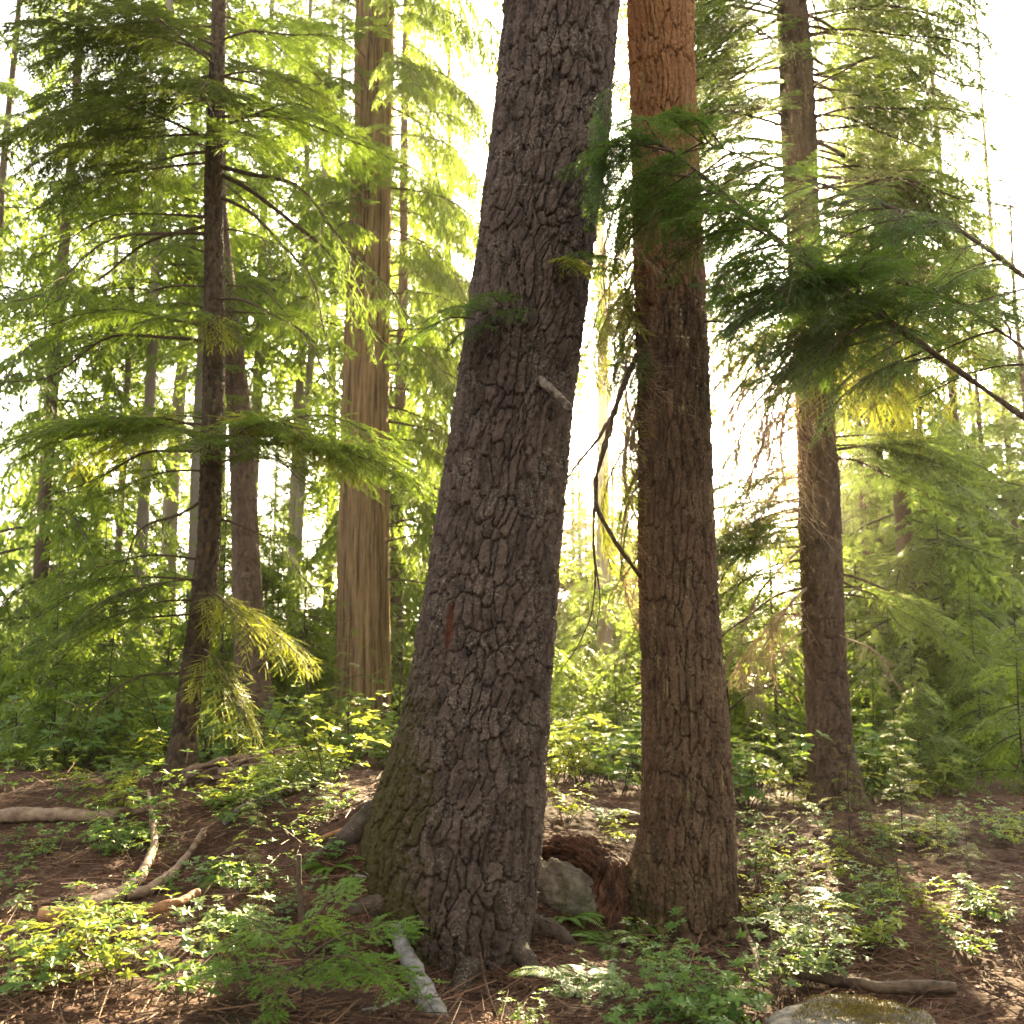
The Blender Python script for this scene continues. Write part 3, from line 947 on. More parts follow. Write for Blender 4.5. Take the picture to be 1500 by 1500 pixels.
rb_tab = [(0, 1138, 1181), (100, 1142, 1190), (200, 1145, 1195), (300, 1150, 1198), (640, 1168, 1223), (700, 1170, 1228), (800, 1173, 1231), (900, 1175, 1236), (1000, 1180, 1241), (1100, 1185, 1250), (1165, 1187, 1264), (1190, 1180, 1272)]
me, base, axis, rad = trunk_mesh('trunk', rb_tab, 9.3, M['bark_far'], 'furrow', 53, res=.009, zfine=9.0, top=20,
                                 lobes=((R(320), .4, .06, .1, .25), (R(200), .4, .04, .1, .25)))
rb = thing('conifer_tree', 'brown conifer on the right hung with sunlit yellow sprays and dead twigs', 'tree', base)
obj('trunk', me, rb, (0, 0, 0))
RB = (rb, base, axis, rad)
for kind, py, az, pi_, sc in (
        ('thin0', 20, 150, -20, 1.2), ('thin1', 70, 185, -35, 1.3), ('thin2', 90, 200, -30, 1.0), ('hem0', 20, 200, -10, 1.2), ('hem1', -40, 240, -15, 1.1), ('thin1', 40, -10, -20, 1.0), ('thin2', 110, 20, -25, 1.0), ('hem2', 150, 350, -18, .9),
        ('hem0', 180, 170, -16, .9), ('hem3', 200, 20, -10, .9), ('thin2', 230, 190, -20, 1.0), ('gold0', 150, 180, -10, .9), ('gold1', 215, 210, -14, .8),
        ('gold1', 430, 270, -14, .8), ('gold0', 455, 300, -10, .8), ('gold2', 470, 240, -12, .8), ('gold1', 500, 320, -16, .75), ('gold0', 480, 200, -8, .8), ('gold2', 520, 345, -10, .7), ('gold1', 510, 280, -20, .8),
        ('hem1', 410, 220, -6, .9), ('hem2', 420, 330, -8, .9), ('hem0', 380, 180, -12, .9),
        ('gold0', 440, 255, -8, 1.0), ('gold1', 460, 285, -16, 1.0), ('gold2', 490, 225, -12, 1.0), ('gold0', 505, 310, -14, .9), ('gold1', 520, 265, -25, .9), ('gold2', 450, 335, -8, 1.0), ('hem0', 430, 260, -6, .9), ('hem3', 440, 200, -6, 1.0), ('hem1', 400, 300, -8, 1.0),
        ('gold0', 440, 185, -6, 1.2), ('gold1', 452, 205, -12, 1.2), ('gold2', 470, 165, -10, 1.1), ('gold0', 488, 195, -20, 1.1), ('gold1', 445, 345, -6, 1.2), ('gold2', 460, 5, -10, 1.2), ('gold0', 480, 350, -18, 1.1), ('gold1', 500, 20, -22, 1.0), ('gold2', 520, 335, -30, 1.0),
        ('dead1', 470, 185, -30, 1.2), ('dead2', 500, 200, -40, 1.3), ('dead0', 520, 175, -35, 1.2), ('dead1', 540, 215, -50, 1.2), ('dead2', 480, 340, -40, 1.0), ('hem1', 700, 185, -14, 1.1), ('hem0', 760, 200, -20, 1.1), ('hem2', 790, 170, -16, 1.1), ('hem3', 820, 190, -20, 1.0), ('dead0', 800, 190, -25, 1.1), ('dead1', 860, 205, -25, 1.0),
        ('hem0', 60, 330, -14, 1.2), ('hem1', 120, 250, -16, .9), ('hem2', 20, 280, -10, 1.1), ('hem3', 90, 160, -14, 1.1), ('hem0', 250, 200, -14, 1.0), ('hem1', 280, 340, -14, 1.1), ('hem2', 310, 15, -12, 1.1), ('hem3', 340, 220, -12, 1.0),
        ('dead0', 500, 195, -5, 1.0), ('dead1', 510, 210, -10, 1.1), ('dead2', 530, 190, -16, 1.0), ('dead0', 550, 225, -12, 1.0), ('dead1', 560, 180, -20, 1.0), ('dead2', 490, 170, -6, 1.1), ('dead0', 580, 205, -28, .9),
        ('hem3', 730, 190, -22, .9), ('thin0', 740, 200, -30, .8), ('hem0', 780, 175, -10, .9), ('hem1', 640, 10, -4, .9), ('hem2', 660, -20, -8, .9), ('thin1', 840, -5, -18, .9), ('hem3', 860, 10, -10, .9),
        ('hem1', 840, 200, -12, .9), ('dead1', 920, 200, -14, .7), ('dead2', 930, 300, -10, .6), ('thin2', 860, 190, -20, .9), ('hem2', 900, 170, -10, .9)):
    hang(RB, kind, py, 9.3, az, pi_, sc)

# ---- boughs on the two front trunks
for kind, py, az, pi_, sc in (('near0', 462, 248, -2, .62), ('near1', 470, 215, -8, .70), ('near2', 480, 235, -20, .55), ('near3', 468, 262, -12, .5), ('near2', 465, 228, -4, .6), ('gold1', 395, 300, -4, .26), ('near1', 395, 310, 4, .5), ('near0', 400, 325, -4, .45)):
    hang(BIG, kind, py, 5.0, az, pi_, sc)
hang(BIG, 'snag0', 560, 4.9, 300, -18, .16)
for kind, py, az, pi_, sc in (('thin0', 330, 175, -35, .35), ('thin1', 420, 190, -55, .4), ('snag1', 350, 190, -50, .3), ('thin2', 440, 160, -60, .4), ('snag1', 560, 185, -75, .45),
                              ('near0', 430, 300, -20, .5), ('near2', 520, 210, -60, .45), ('near1', 490, 340, -14, .6), ('near3', 505, 215, -50, .5), ('thin1', 480, 330, -6, .35), ('snag1', 240, 250, -30, .25)):
    hang(RED, kind, py, 5.65, az, pi_, sc)


def limb(tree, base, pts, r0, r1, mat='bough', name='limb', seed=0, sides=8):
    """a single bent limb along world points"""
    P = np.array(pts, float)
    n = len(P)
    t = np.linspace(0, n - 1, n * 7)
    Q = np.stack([np.interp(t, np.arange(n), P[:, c]) for c in range(3)], 1)
    for _ in range(4):
        Q[1:-1] = (Q[:-2] + 2 * Q[1:-1] + Q[2:]) / 4
    g = Geo()
    rr = np.linspace(r0, r1, len(Q)) * (1 + .18 * np.random.default_rng(seed).normal(0, 1, len(Q)))
    tube(g, Q, rr, sides)
    return obj(name, g.mesh(name, M[mat], True), tree, -base if tree is not None else None)


for kind, py, az, pi_, sc in (('brown0', 455, 190, -14, 1.0), ('brown1', 480, 205, -22, 1.0), ('brown2', 505, 178, -26, .95), ('brown0', 525, 215, -32, .9), ('brown1', 545, 190, -38, .9), ('brown2', 470, 225, -20, .9), ('brown0', 600, 195, -40, .8), ('brown1', 640, 182, -34, .8),
                              ('brown2', 500, 160, -30, 1.0), ('brown0', 560, 175, -24, 1.0), ('brown1', 590, 200, -30, 1.0), ('brown2', 620, 170, -26, .9), ('gold0', 600, 185, -20, .9), ('gold1', 680, 190, -16, .9), ('gold2', 720, 175, -14, .9), ('brown1', 690, 200, -24, .8), ('brown1', 880, 195, -16, .75), ('brown0', 900, 180, -10, .7), ('hem2', 735, 178, -10, 1.0), ('hem0', 750, 195, -16, 1.1), ('hem3', 775, 185, -8, 1.0), ('hem1', 800, 165, -12, 1.0), ('gold0', 745, 186, -10, 1.0), ('gold2', 770, 200, -14, .9),
                              ('hem1', 660, 0, -2, 1.1), ('hem0', 670, 20, -8, 1.0), ('dark0', 655, 340, -4, .8), ('snag0', 850, -8, -22, .6), ('hem3', 870, 0, -18, .9)):
    hang(RB, kind, py, 9.3, az, pi_, sc)
_r = random.Random(44)
for py in range(-180, 430, 11):
    for a0 in (180, 0):
        hang(RB, _r.choice(['hem0', 'hem1', 'hem2', 'hem3', 'thin0', 'thin1']), py, 9.3, a0 + _r.uniform(-50, 50), _r.uniform(-26, -2), _r.uniform(.8, 1.35))
for i in range(16):
    hang(RED, _r.choice(['gold0', 'gold1', 'gold2', 'thin0', 'thin1', 'thin2', 'hem1']), _r.uniform(250, 600), 5.75, _r.uniform(128, 178), _r.uniform(-75, -45), _r.uniform(.32, .5))
for i in range(14):
    hang(RED, ['brown0', 'near1', 'gold1', 'brown2', 'gold2', 'near3'][i % 6], 270 + 36 * i + _r.uniform(-15, 15), 5.75, _r.uniform(160, 195), _r.uniform(-66, -46), _r.uniform(.5, .72))
for i in range(8):
    hang(RED, 'dead%d' % (i % 3), _r.uniform(380, 860), 5.7, _r.uniform(140, 185), _r.uniform(-60, -30), _r.uniform(.3, .5))
rbase = RED[1]
limb(red, rbase, [at(x, y, Y) for x, y, Y in ((938, 845, 5.6), (905, 800, 5.45), (873, 745, 5.4), (872, 700, 5.4), (890, 640, 5.4), (900, 600, 5.45), (922, 545, 5.5), (934, 520, 5.6))], .011, .018, seed=1)
limb(red, rbase, [at(x, y, Y) for x, y, Y in ((898, 605, 5.45), (875, 645, 5.4), (845, 680, 5.35), (832, 700, 5.3))], .012, .005, seed=2)
limb(red, rbase, [at(x, y, Y) for x, y, Y in ((934, 600, 5.6), (918, 640, 5.5), (912, 690, 5.45), (922, 735, 5.45), (934, 760, 5.5))], .010, .005, 'deadtwig', seed=3)
limb(red, rbase, [at(x, y, Y) for x, y, Y in ((871, 735, 5.4), (869, 790, 5.4), (873, 850, 5.42), (866, 905, 5.45), (845, 950, 5.5), (815, 990, 5.5))], .008, .002, seed=4)
limb(red, rbase, [at(x, y, Y) for x, y, Y in ((872, 820, 5.42), (880, 880, 5.45), (872, 930, 5.45), (850, 985, 5.45))], .005, .0015, seed=5)
P = np.array([at(778, 548, 4.92), at(795, 560, 4.84), at(812, 574, 4.78), at(826, 588, 4.74), at(838, 601, 4.71)])
q = np.linspace(0, 4, 60)
P = np.stack([np.interp(q, np.arange(5), P[:, c]) for c in range(3)], 1)
g = Geo()
tube(g, P, np.interp(q, [0, .8, 2, 3.6, 4], [.034, .026, .020, .017, .009]), 22)
V, F, T = g.arrays()
V = V + np.stack([.012 * fbm(V * 40, 3, 4, .6), .008 * fbm(V * 50, 4, 3), .012 * fbm(V * 34, 5, 4, .6)], 1)
obj('dead_stub', mk_mesh('dead_stub', V - BIG[1], [(F, 0)], [M['stub']], {'tone': np.clip(.5 + fbm(V * 30, 6, 3), 0, 1)}), big)

# ---- the hemlock just outside the picture on the right whose limb crosses the red trunk
ex = np.array([3.05, 4.9, gz(3.05, 4.9)])
g = Geo()
zz = np.linspace(-.3, 11, 40)
tube(g, np.stack([.02 * np.sin(zz), .02 * np.cos(zz * 1.3), zz], 1), .13 - .009 * zz, 14)
exo = thing('hemlock_tree', 'hemlock just past the right edge whose dark green limb crosses the red trunk', 'tree', ex)
V_, F_, T_ = g.arrays()
obj('trunk', mk_mesh('trunk', V_, [(F_, 0)], [M['bark_hem']], {'tone': T_, 'moss': T_ * 0}), exo)
limb(exo, ex, [np.array([3.0, 4.9, 2.55]), at(1290, 462, 4.7), at(1180, 385, 4.6), at(1080, 300, 4.55), at(990, 225, 4.5), at(935, 195, 4.45)], .019, .005, seed=8)
LIMBS = (
    [at(1400, 540, 4.8), at(1290, 462, 4.7), at(1180, 385, 4.6), at(1080, 300, 4.55), at(990, 225, 4.5), at(935, 195, 4.45)],
    [np.array([3.0, 4.9, 3.35]), at(1400, 330, 4.9), at(1290, 300, 4.85), at(1180, 262, 4.8), at(1080, 225, 4.75), at(1020, 205, 4.7)],
    [np.array([3.0, 4.9, 2.95]), at(1400, 440, 5.1), at(1290, 405, 5.05), at(1200, 395, 5.0), at(1120, 400, 5.0)],
)
limb(exo, ex, LIMBS[1], .011, .003, seed=18)
limb(exo, ex, LIMBS[2], .010, .003, seed=19)
_r = random.Random(9)
for li, (cnt, s0, s1) in enumerate(((34, .85, .60), (32, .85, .55), (22, .8, .55))):
    P = np.array(LIMBS[li])
    for q in range(cnt):
        t = (.06 + .94 * (q + _r.random()) / cnt) * (len(P) - 1)
        p = np.array([np.interp(t, np.arange(len(P)), P[:, c]) for c in range(3)])
        u = t / (len(P) - 1)
        side = 1 if q % 2 else -1
        put(exo, 'near%d' % _r.randrange(4), ex, p, R(188 + side * _r.uniform(15, 62)), R(_r.uniform(-30, 14)), (s0 + (s1 - s0) * u) * _r.uniform(.8, 1.25), R(_r.uniform(-20, 20)))
P = np.array(LIMBS[0])
for q in range(20):
    t = _r.uniform(.0, .5) * (len(P) - 1)
    p = np.array([np.interp(t, np.arange(len(P)), P[:, c]) for c in range(3)])
    put(exo, 'near%d' % _r.randrange(4), ex, p, R(188 + (1 if q % 2 else -1) * _r.uniform(20, 75)), R(_r.uniform(-24, 20)), _r.uniform(.8, 1.1), R(_r.uniform(-20, 20)))
for (px, py, Y), az, pi_, sc in (((905, 118, 4.5), 225, -50, .5), ((896, 150, 4.45), 250, -62, .55), ((893, 165, 4.45), 200, -60, .5), ((891, 190, 4.45), 235, -68, .5), ((890, 215, 4.45), 215, -72, .5), ((897, 228, 4.45), 230, -75, .5), ((903, 232, 4.45), 190, -70, .5), ((935, 195, 4.45), 200, -20, .5), ((935, 195, 4.45), 230, -40, .55)):
    put(exo, 'near%d' % _r.randrange(4), ex, at(px, py, Y), R(az), R(pi_), sc, R(_r.uniform(-15, 15)))
limb(exo, ex, [at(935, 195, 4.45), at(905, 235, 4.45), at(890, 215, 4.45), at(893, 150, 4.45), at(903, 108, 4.5)], .007, .002, seed=9)

# ================================================================== background trees


def low_branch(seed, **kw):
    d = dict(L=2.2, arch=.15, droop=.35, sec=16, width=.42, dens=.7, nw=.055, lod=1, tert=.26, hang=.45, r0=.02)
    d.update(kw)
    w, f = make_branch(seed, **d)
    return w.arrays(), f.arrays()


LOWB = [low_branch(400 + i) for i in range(6)]
LOWC = [low_branch(420 + i, style='cedar', hang=.9, droop=.6, tert=.3) for i in range(4)]


def crown_mesh(seed, z0, z1, nb, blen, mat, lib=LOWB, taper=.65, thin=0.):
    r = np.random.default_rng(seed)
    wood, fol = Geo(), Geo()
    for i in range(nb):
        t = (i + r.random()) / nb
        z = z0 + (z1 - z0) * t
        (wv, wf, wt), (fv, ff, ft) = lib[r.integers(len(lib))]
        sc = blen / 2.2 * (1 - taper * t) * r.uniform(.6, 1.25)
        a, p, ro = r.uniform(0, 2 * PI), R(r.uniform(-28, 8)), r.uniform(-.3, .3)
        loc = np.array([0, 0, z])
        wood.add(xf(wv, a, p, ro, sc, loc), wf, .5)
        fol.add(xf(fv, a, p, ro, sc, loc), ff, np.clip(ft + r.normal(0, .12), 0, 1))
    WV, WF, WT = wood.arrays()
    FV, FF, FT = fol.arrays()
    return mk_mesh('crown', np.concatenate([WV, FV]), [(WF, 0), (FF + len(WV), 1)], [M['twig'], mat], {'tone': np.concatenate([WT, FT])}, False)


def far_trunk(seed, h, r0, mat):
    r = np.random.default_rng(seed)
    z = np.concatenate([[-.6, 0, .25, .6], np.linspace(1.2, h, 26)])
    rr = r0 * (1 - .8 * np.clip(z, 0, h) / h) * (1 + .5 * np.exp(-np.maximum(z, 0) / .35))
    P = np.stack([.05 * np.sin(z * .6 + seed) * r0 * 4, .05 * np.cos(z * .5 + seed) * r0 * 4, z], 1)
    g = Geo()
    tube(g, P, rr * (1 + r.normal(0, .03, len(z))), 14)
    V, F, T = g.arrays()
    return mk_mesh('trunk', V, [(F, 0)], [mat], {'tone': T, 'moss': T * 0}, True)


CROWNS = [crown_mesh(500 + i, .7 + .5 * i, 15, 80, 2.5, M['far']) for i in range(3)]
CROWNS_HIGH = [crown_mesh(510 + i, 7.5, 22, 60, 2.8, M['far']) for i in range(2)]
CROWNS_CED = [crown_mesh(520 + i, .8, 16, 85, 2.5, M['cedar'], LOWC) for i in range(2)]
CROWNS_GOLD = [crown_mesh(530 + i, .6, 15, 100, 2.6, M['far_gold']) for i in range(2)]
TR_B = [far_trunk(600 + i, 22, .24, M['bark_far']) for i in range(2)]
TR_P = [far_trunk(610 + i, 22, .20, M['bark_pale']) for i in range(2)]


def far_tree(name, label, px, Y, trunk, crown, sc=1.0, group=None, lean=(0, 0), tsc=None, rz=None):
    x = (px - 750) / FPX * Y
    o = thing(name, label, 'tree', (x, Y, gz(x, Y) - .05), 0, group)
    o.rotation_euler = (R(lean[1]), R(lean[0]), rz if rz is not None else random.uniform(0, 6.28))
    a = obj('trunk', trunk, o)
    if tsc:
        a.scale = (tsc, tsc, 1)
    if crown is not None:
        obj('crown', crown, o, sc=sc)
    return o


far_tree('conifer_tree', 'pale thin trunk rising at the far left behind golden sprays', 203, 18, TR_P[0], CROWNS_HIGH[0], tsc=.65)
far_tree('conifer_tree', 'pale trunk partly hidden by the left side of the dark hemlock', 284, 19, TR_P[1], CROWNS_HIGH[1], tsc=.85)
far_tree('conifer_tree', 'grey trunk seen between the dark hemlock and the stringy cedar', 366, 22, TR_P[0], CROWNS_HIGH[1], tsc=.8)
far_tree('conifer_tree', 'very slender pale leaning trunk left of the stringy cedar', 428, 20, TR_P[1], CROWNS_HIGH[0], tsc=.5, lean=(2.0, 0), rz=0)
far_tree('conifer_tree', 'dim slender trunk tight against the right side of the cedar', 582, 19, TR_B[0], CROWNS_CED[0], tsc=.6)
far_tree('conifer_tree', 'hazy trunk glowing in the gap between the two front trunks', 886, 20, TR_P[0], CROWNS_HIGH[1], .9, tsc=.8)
far_tree('conifer_tree', 'bushy conifer filling the space right of the cedar', 650, 20, TR_B[1], CROWNS_CED[1], .7, tsc=.4)
far_tree('conifer_tree', 'large background trunk above the dark crown at upper left', 245, 26, TR_P[1], CROWNS_HIGH[0], tsc=1.2, lean=(.6, 0), rz=0)
far_tree('conifer_tree', 'full green conifer behind the right-hand trunk at the right border', 1330, 15, TR_B[0], CROWNS[1], .95, tsc=.6)
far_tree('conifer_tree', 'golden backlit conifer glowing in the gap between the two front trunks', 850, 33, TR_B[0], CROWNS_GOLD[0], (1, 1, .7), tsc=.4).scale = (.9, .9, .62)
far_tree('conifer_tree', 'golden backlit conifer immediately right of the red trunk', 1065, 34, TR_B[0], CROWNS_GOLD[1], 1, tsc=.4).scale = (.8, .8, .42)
GRP = 'conifers of the forest background'
LBL = 'soft green conifer of the dense forest background'
_r = random.Random(21)
for px, Y in ((60, 17), (140, 24), (-40, 21), (320, 28), (480, 26), (540, 34), (620, 27), (700, 31),
              (920, 38), (1270, 21), (1300, 30), (1360, 18), (1480, 31), (430, 22), (170, 19), (560, 22), (1450, 24), (1520, 20), (40, 34), (1240, 36), (1400, 36), (250, 40), (580, 42), (700, 45), (400, 46), (60, 46)):
    o = far_tree('conifer_tree', LBL, px, Y, _r.choice(TR_B + TR_P), _r.choice(CROWNS + CROWNS + CROWNS_CED + CROWNS_HIGH), _r.uniform(.85, 1.15), GRP, tsc=_r.uniform(.4, .7))
    if px > 690:          # younger, lower trees on the sunny side
        o.scale = (.7, .7, _r.uniform(.42, .62))

for x, y in ((-9, -4), (-4.5, -7), (1.5, -6), (6, -8), (10, -3), (-13, 1), (13, 3), (-1.5, -10), (4, -11)):  # unseen conifers, added to keep frontal sky light off the near trunks
    o = thing('conifer_tree', 'conifer added unseen behind the viewpoint to shade the near trunks', 'tree', (x, y, gz(x, y) - .05), _r.uniform(0, 6), 'added conifers behind the viewpoint')
    obj('trunk', _r.choice(TR_B), o)
    obj('crown', _r.choice(CROWNS), o, sc=(1.2, 1.2, .9))

_r = random.Random(89)
for px, Y in ((1235, 29), (1290, 23), (1350, 29), (1415, 22), (1490, 28), (1200, 41), (1320, 38), (1440, 36)):
    far_tree('conifer_tree', 'tall green conifer of the backlit stand on the right', px, Y, _r.choice(TR_B), _r.choice(CROWNS + CROWNS_CED[:1]), (1.05, 1.05, 1.15), 'tall conifers of the backlit stand on the right', tsc=.5)
_r = random.Random(88)
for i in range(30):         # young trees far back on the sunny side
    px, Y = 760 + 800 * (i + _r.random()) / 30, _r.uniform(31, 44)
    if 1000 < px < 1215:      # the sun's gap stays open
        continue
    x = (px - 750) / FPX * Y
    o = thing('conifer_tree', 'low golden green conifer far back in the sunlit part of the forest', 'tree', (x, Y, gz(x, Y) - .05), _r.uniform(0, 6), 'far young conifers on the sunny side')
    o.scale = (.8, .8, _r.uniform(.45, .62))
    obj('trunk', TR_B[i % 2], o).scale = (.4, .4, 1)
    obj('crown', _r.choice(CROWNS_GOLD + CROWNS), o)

# ================================================================== saplings
SAPC = [crown_mesh(700 + i, .12, 2.0, 50, .75, M['far'] if i != 1 else M['cedar'], LOWB, .8) for i in range(3)]


def sap_trunk(h):  # slender stem
    g = Geo()
    z = np.linspace(-.15, h, 8)
    tube(g, np.stack([.015 * np.sin(z * 3), .015 * np.cos(z * 2), z], 1), np.linspace(.012, .002, 8), 6)
    return g.mesh('trunk', M['twig'], True)


SAPT = sap_trunk(1.9)


def fine_sap(seed, h=1.7, nb=22, blen=.55, mat='hemlock', nl=.014):
    """a small hemlock with real needles for the nearer ones"""
    r = np.random.default_rng(seed)
    wood, fol = Geo(), Geo()
    lib = []
    for i in range(3):
        w, f = make_branch(seed * 10 + i, L=blen, arch=.2, droop=.3, sec=14, width=.45, k=9, nl=nl, nw=.0045, tert=.07, hang=.2, r0=.004, dens=.9)
        lib.append((w.arrays(), f.arrays()))
    for i in range(nb):
        t = (i + r.random()) / nb
        (wv, wf, wt), (fv, ff, ft) = lib[r.integers(3)]
        sc = (1 - .75 * t) * r.uniform(.7, 1.2)
        a, p, ro = i * 2.4 + r.uniform(-.4, .4), R(r.uniform(-14, 14)), r.uniform(-.2, .2)
        loc = np.array([0, 0, h * (.18 + .8 * t)])
        wood.add(xf(wv, a, p, ro, sc, loc), wf, .5)
        fol.add(xf(fv, a, p, ro, sc, loc), ff, ft)
    WV, WF, WT = wood.arrays()
    FV, FF, FT = fol.arrays()
    return mk_mesh('crown', np.concatenate([WV, FV]), [(WF, 0), (FF + len(WV), 1)], [M['twig'], M[mat]], {'tone': np.concatenate([WT, FT])}, False)


FSAP = [fine_sap(80), fine_sap(81, mat='hemlock_gold'), fine_sap(82, mat='hemlock')]


def sapling(label, px, Y, sc, crown, group=None):
    x = (px - 750) / FPX * Y
    o = thing('hemlock_sapling', label, 'sapling', (x, Y, gz(x, Y) - .02), random.uniform(0, 6.28), group, sc)
    obj('trunk', SAPT, o)
    obj('crown', crown, o)
    return o


sapling('feathery hemlock sapling in front of the cedar trunk base', 515, 11.5, 1.25, FSAP[0])
sapling('hemlock sapling left of the cedar with tiered flat sprays', 455, 10.6, 1.2, FSAP[2])
sapling('hemlock sapling close to the mossy left flank of the leaning trunk', 590, 10.0, 1.0, FSAP[0])
sapling('sunlit golden sapling on the slope below the right-hand conifer', 1228, 6.2, .52, FSAP[1])
sapling('pale hemlock sapling at the right border of the clearing', 1300, 6.9, .55, FSAP[2])
sapling('hemlock sapling rising left of the red trunk in the gap', 900, 11.0, .9, FSAP[0])
sapling('hemlock sapling just right of the leaning trunk in the gap', 835, 9.6, .62, FSAP[2])
sapling('hemlock sapling at the right flank of the red trunk', 1105, 10.5, .75, FSAP[0])
sapling('bright sapling left of the right-hand conifer base', 1150, 9.2, .5, FSAP[1])
SG = 'young hemlocks scattered through the undergrowth'
SL = 'young hemlock half lost in the bright undergrowth'
_r = random.Random(33)
for px, Y in ((560, 13), (620, 14), (390, 16), (330, 14.5), (210, 12), (170, 10), (90, 9.5), (40, 12), (850, 14), (950, 13.5), (870, 17), (1000, 16), (1060, 14), (1130, 13), (1200, 15), (1270, 12), (1330, 10), (1420, 12), (1480, 10), (1380, 14), (470, 14), (700, 15), (760, 13), (1090, 18), (540, 18)) + tuple((_r.uniform(-40, 1540), _r.uniform(14, 26)) for _ in range(34)):
    if 450 < px < 640 and Y < 16:
        continue
    sapling(SL, px, Y, _r.uniform(.8, 1.3) if Y < 13 else _r.uniform(1.1, 2.4), _r.choice(SAPC), SG)

# ================================================================== leafy shrubs


def shrub_geo(seed, h=.5, ns=5, leaf=.055, spread=.55, nros=5):
    r = np.random.default_rng(seed)
    st, lv = Geo(), Geo()
    O, D, Nn, S, T = [], [], [], [], []

    def rosette(p, d, size, n):
        up = unit(d * .5 + np.array([0, 0, 1.0]))
        a0 = r.uniform(0, 6.28)
        tn = r.uniform(.25, .9)
        ax = unit(np.cross(up, np.array([1, .3, 0])))
        ay = np.cross(up, ax)
        for j in range(n):
            a = a0 + j * 2 * PI / n + r.normal(0, .2)
            dd = ax * math.cos(a) + ay * math.sin(a) + up * r.uniform(-.15, .35)
            O.append(p)
            D.append(dd)
            Nn.append(unit(up + r.normal(0, .25, 3)))
            S.append(size * r.uniform(.65, 1.15))
            T.append(np.clip(tn + r.normal(0, .1), 0, 1))

    for i in range(ns):
        a = i * 2.4 + r.uniform(-.5, .5)
        sp = spread * r.uniform(.5, 1.2)
        hh = h * r.uniform(.6, 1.1)
        q = np.linspace(0, 1, 8)
        base = np.array([math.cos(a), math.sin(a), 0]) * .03
        P = base + np.stack([math.cos(a) * sp * h * q ** 1.3, math.sin(a) * sp * h * q ** 1.3, hh * q - .03], 1) + np.concatenate([[[0, 0, 0]], r.normal(0, .015 * h, (7, 3))])
        tube(st, P, np.linspace(.0045, .0016, 8), 5)
        rosette(P[-1], P[-1] - P[-2], leaf, r.integers(4, 7))
        for j in range(nros):
            t = r.uniform(.3, .97)
            p = np.array([np.interp(t, q, P[:, c]) for c in range(3)])
            b = r.uniform(0, 6.28)
            d = unit(np.array([math.cos(b), math.sin(b), r.uniform(.05, .7)]))
            l2 = h * r.uniform(.12, .42) * (1.1 - .4 * t)
            qq = np.linspace(0, 1, 4)
            PP = p + d * (qq * l2)[:, None] - np.array([0, 0, 1.0]) * (.15 * l2 * qq ** 2)[:, None]
            tube(st, PP, np.linspace(.0022, .001, 4), 4)
            rosette(PP[-1], d, leaf, r.integers(4, 7))
            for _ in range(r.integers(0, 3)):
                u = r.uniform(.3, .9)
                O.append(p + d * l2 * u)
                D.append(unit(r.normal(0, 1, 3) * np.array([1, 1, .3])))
                Nn.append(unit(np.array([0, 0, 1.0]) + r.normal(0, .3, 3)))
                S.append(leaf * r.uniform(.5, .9))
                T.append(r.uniform(.2, .8))
    S = np.array(S)
    frames_place(lv, LEAF_V, LEAF_F, np.array(O), np.array(D), np.array(Nn), S, S * .46, S * .5, np.array(T))
    return st, lv


SHR = []
for i in range(5):
    st, lv = shrub_geo(800 + i, h=.42 + .05 * i, ns=5 + i % 3, leaf=.074)
    SHR.append((st.mesh('stem', M['twig'], True), {k: lv.mesh('leaves', M[k]) for k in ('shrub', 'shrub_yellow', 'shrub_pale')}))


def shrub(label, px, py, Y, sc, mat='shrub', v=None, group=None, name='leafy_shrub'):
    v = random.randrange(5) if v is None else v
    x = (px - 750) / FPX * depth(py, Y)
    st, lv = SHR[v]
    o = thing(name, label, 'shrub', (x, Y, gz(x, Y) - .01), random.uniform(0, 6.28), group, sc)
    obj('stem', st, o)
    obj('leaves', lv[mat], o)
    return o


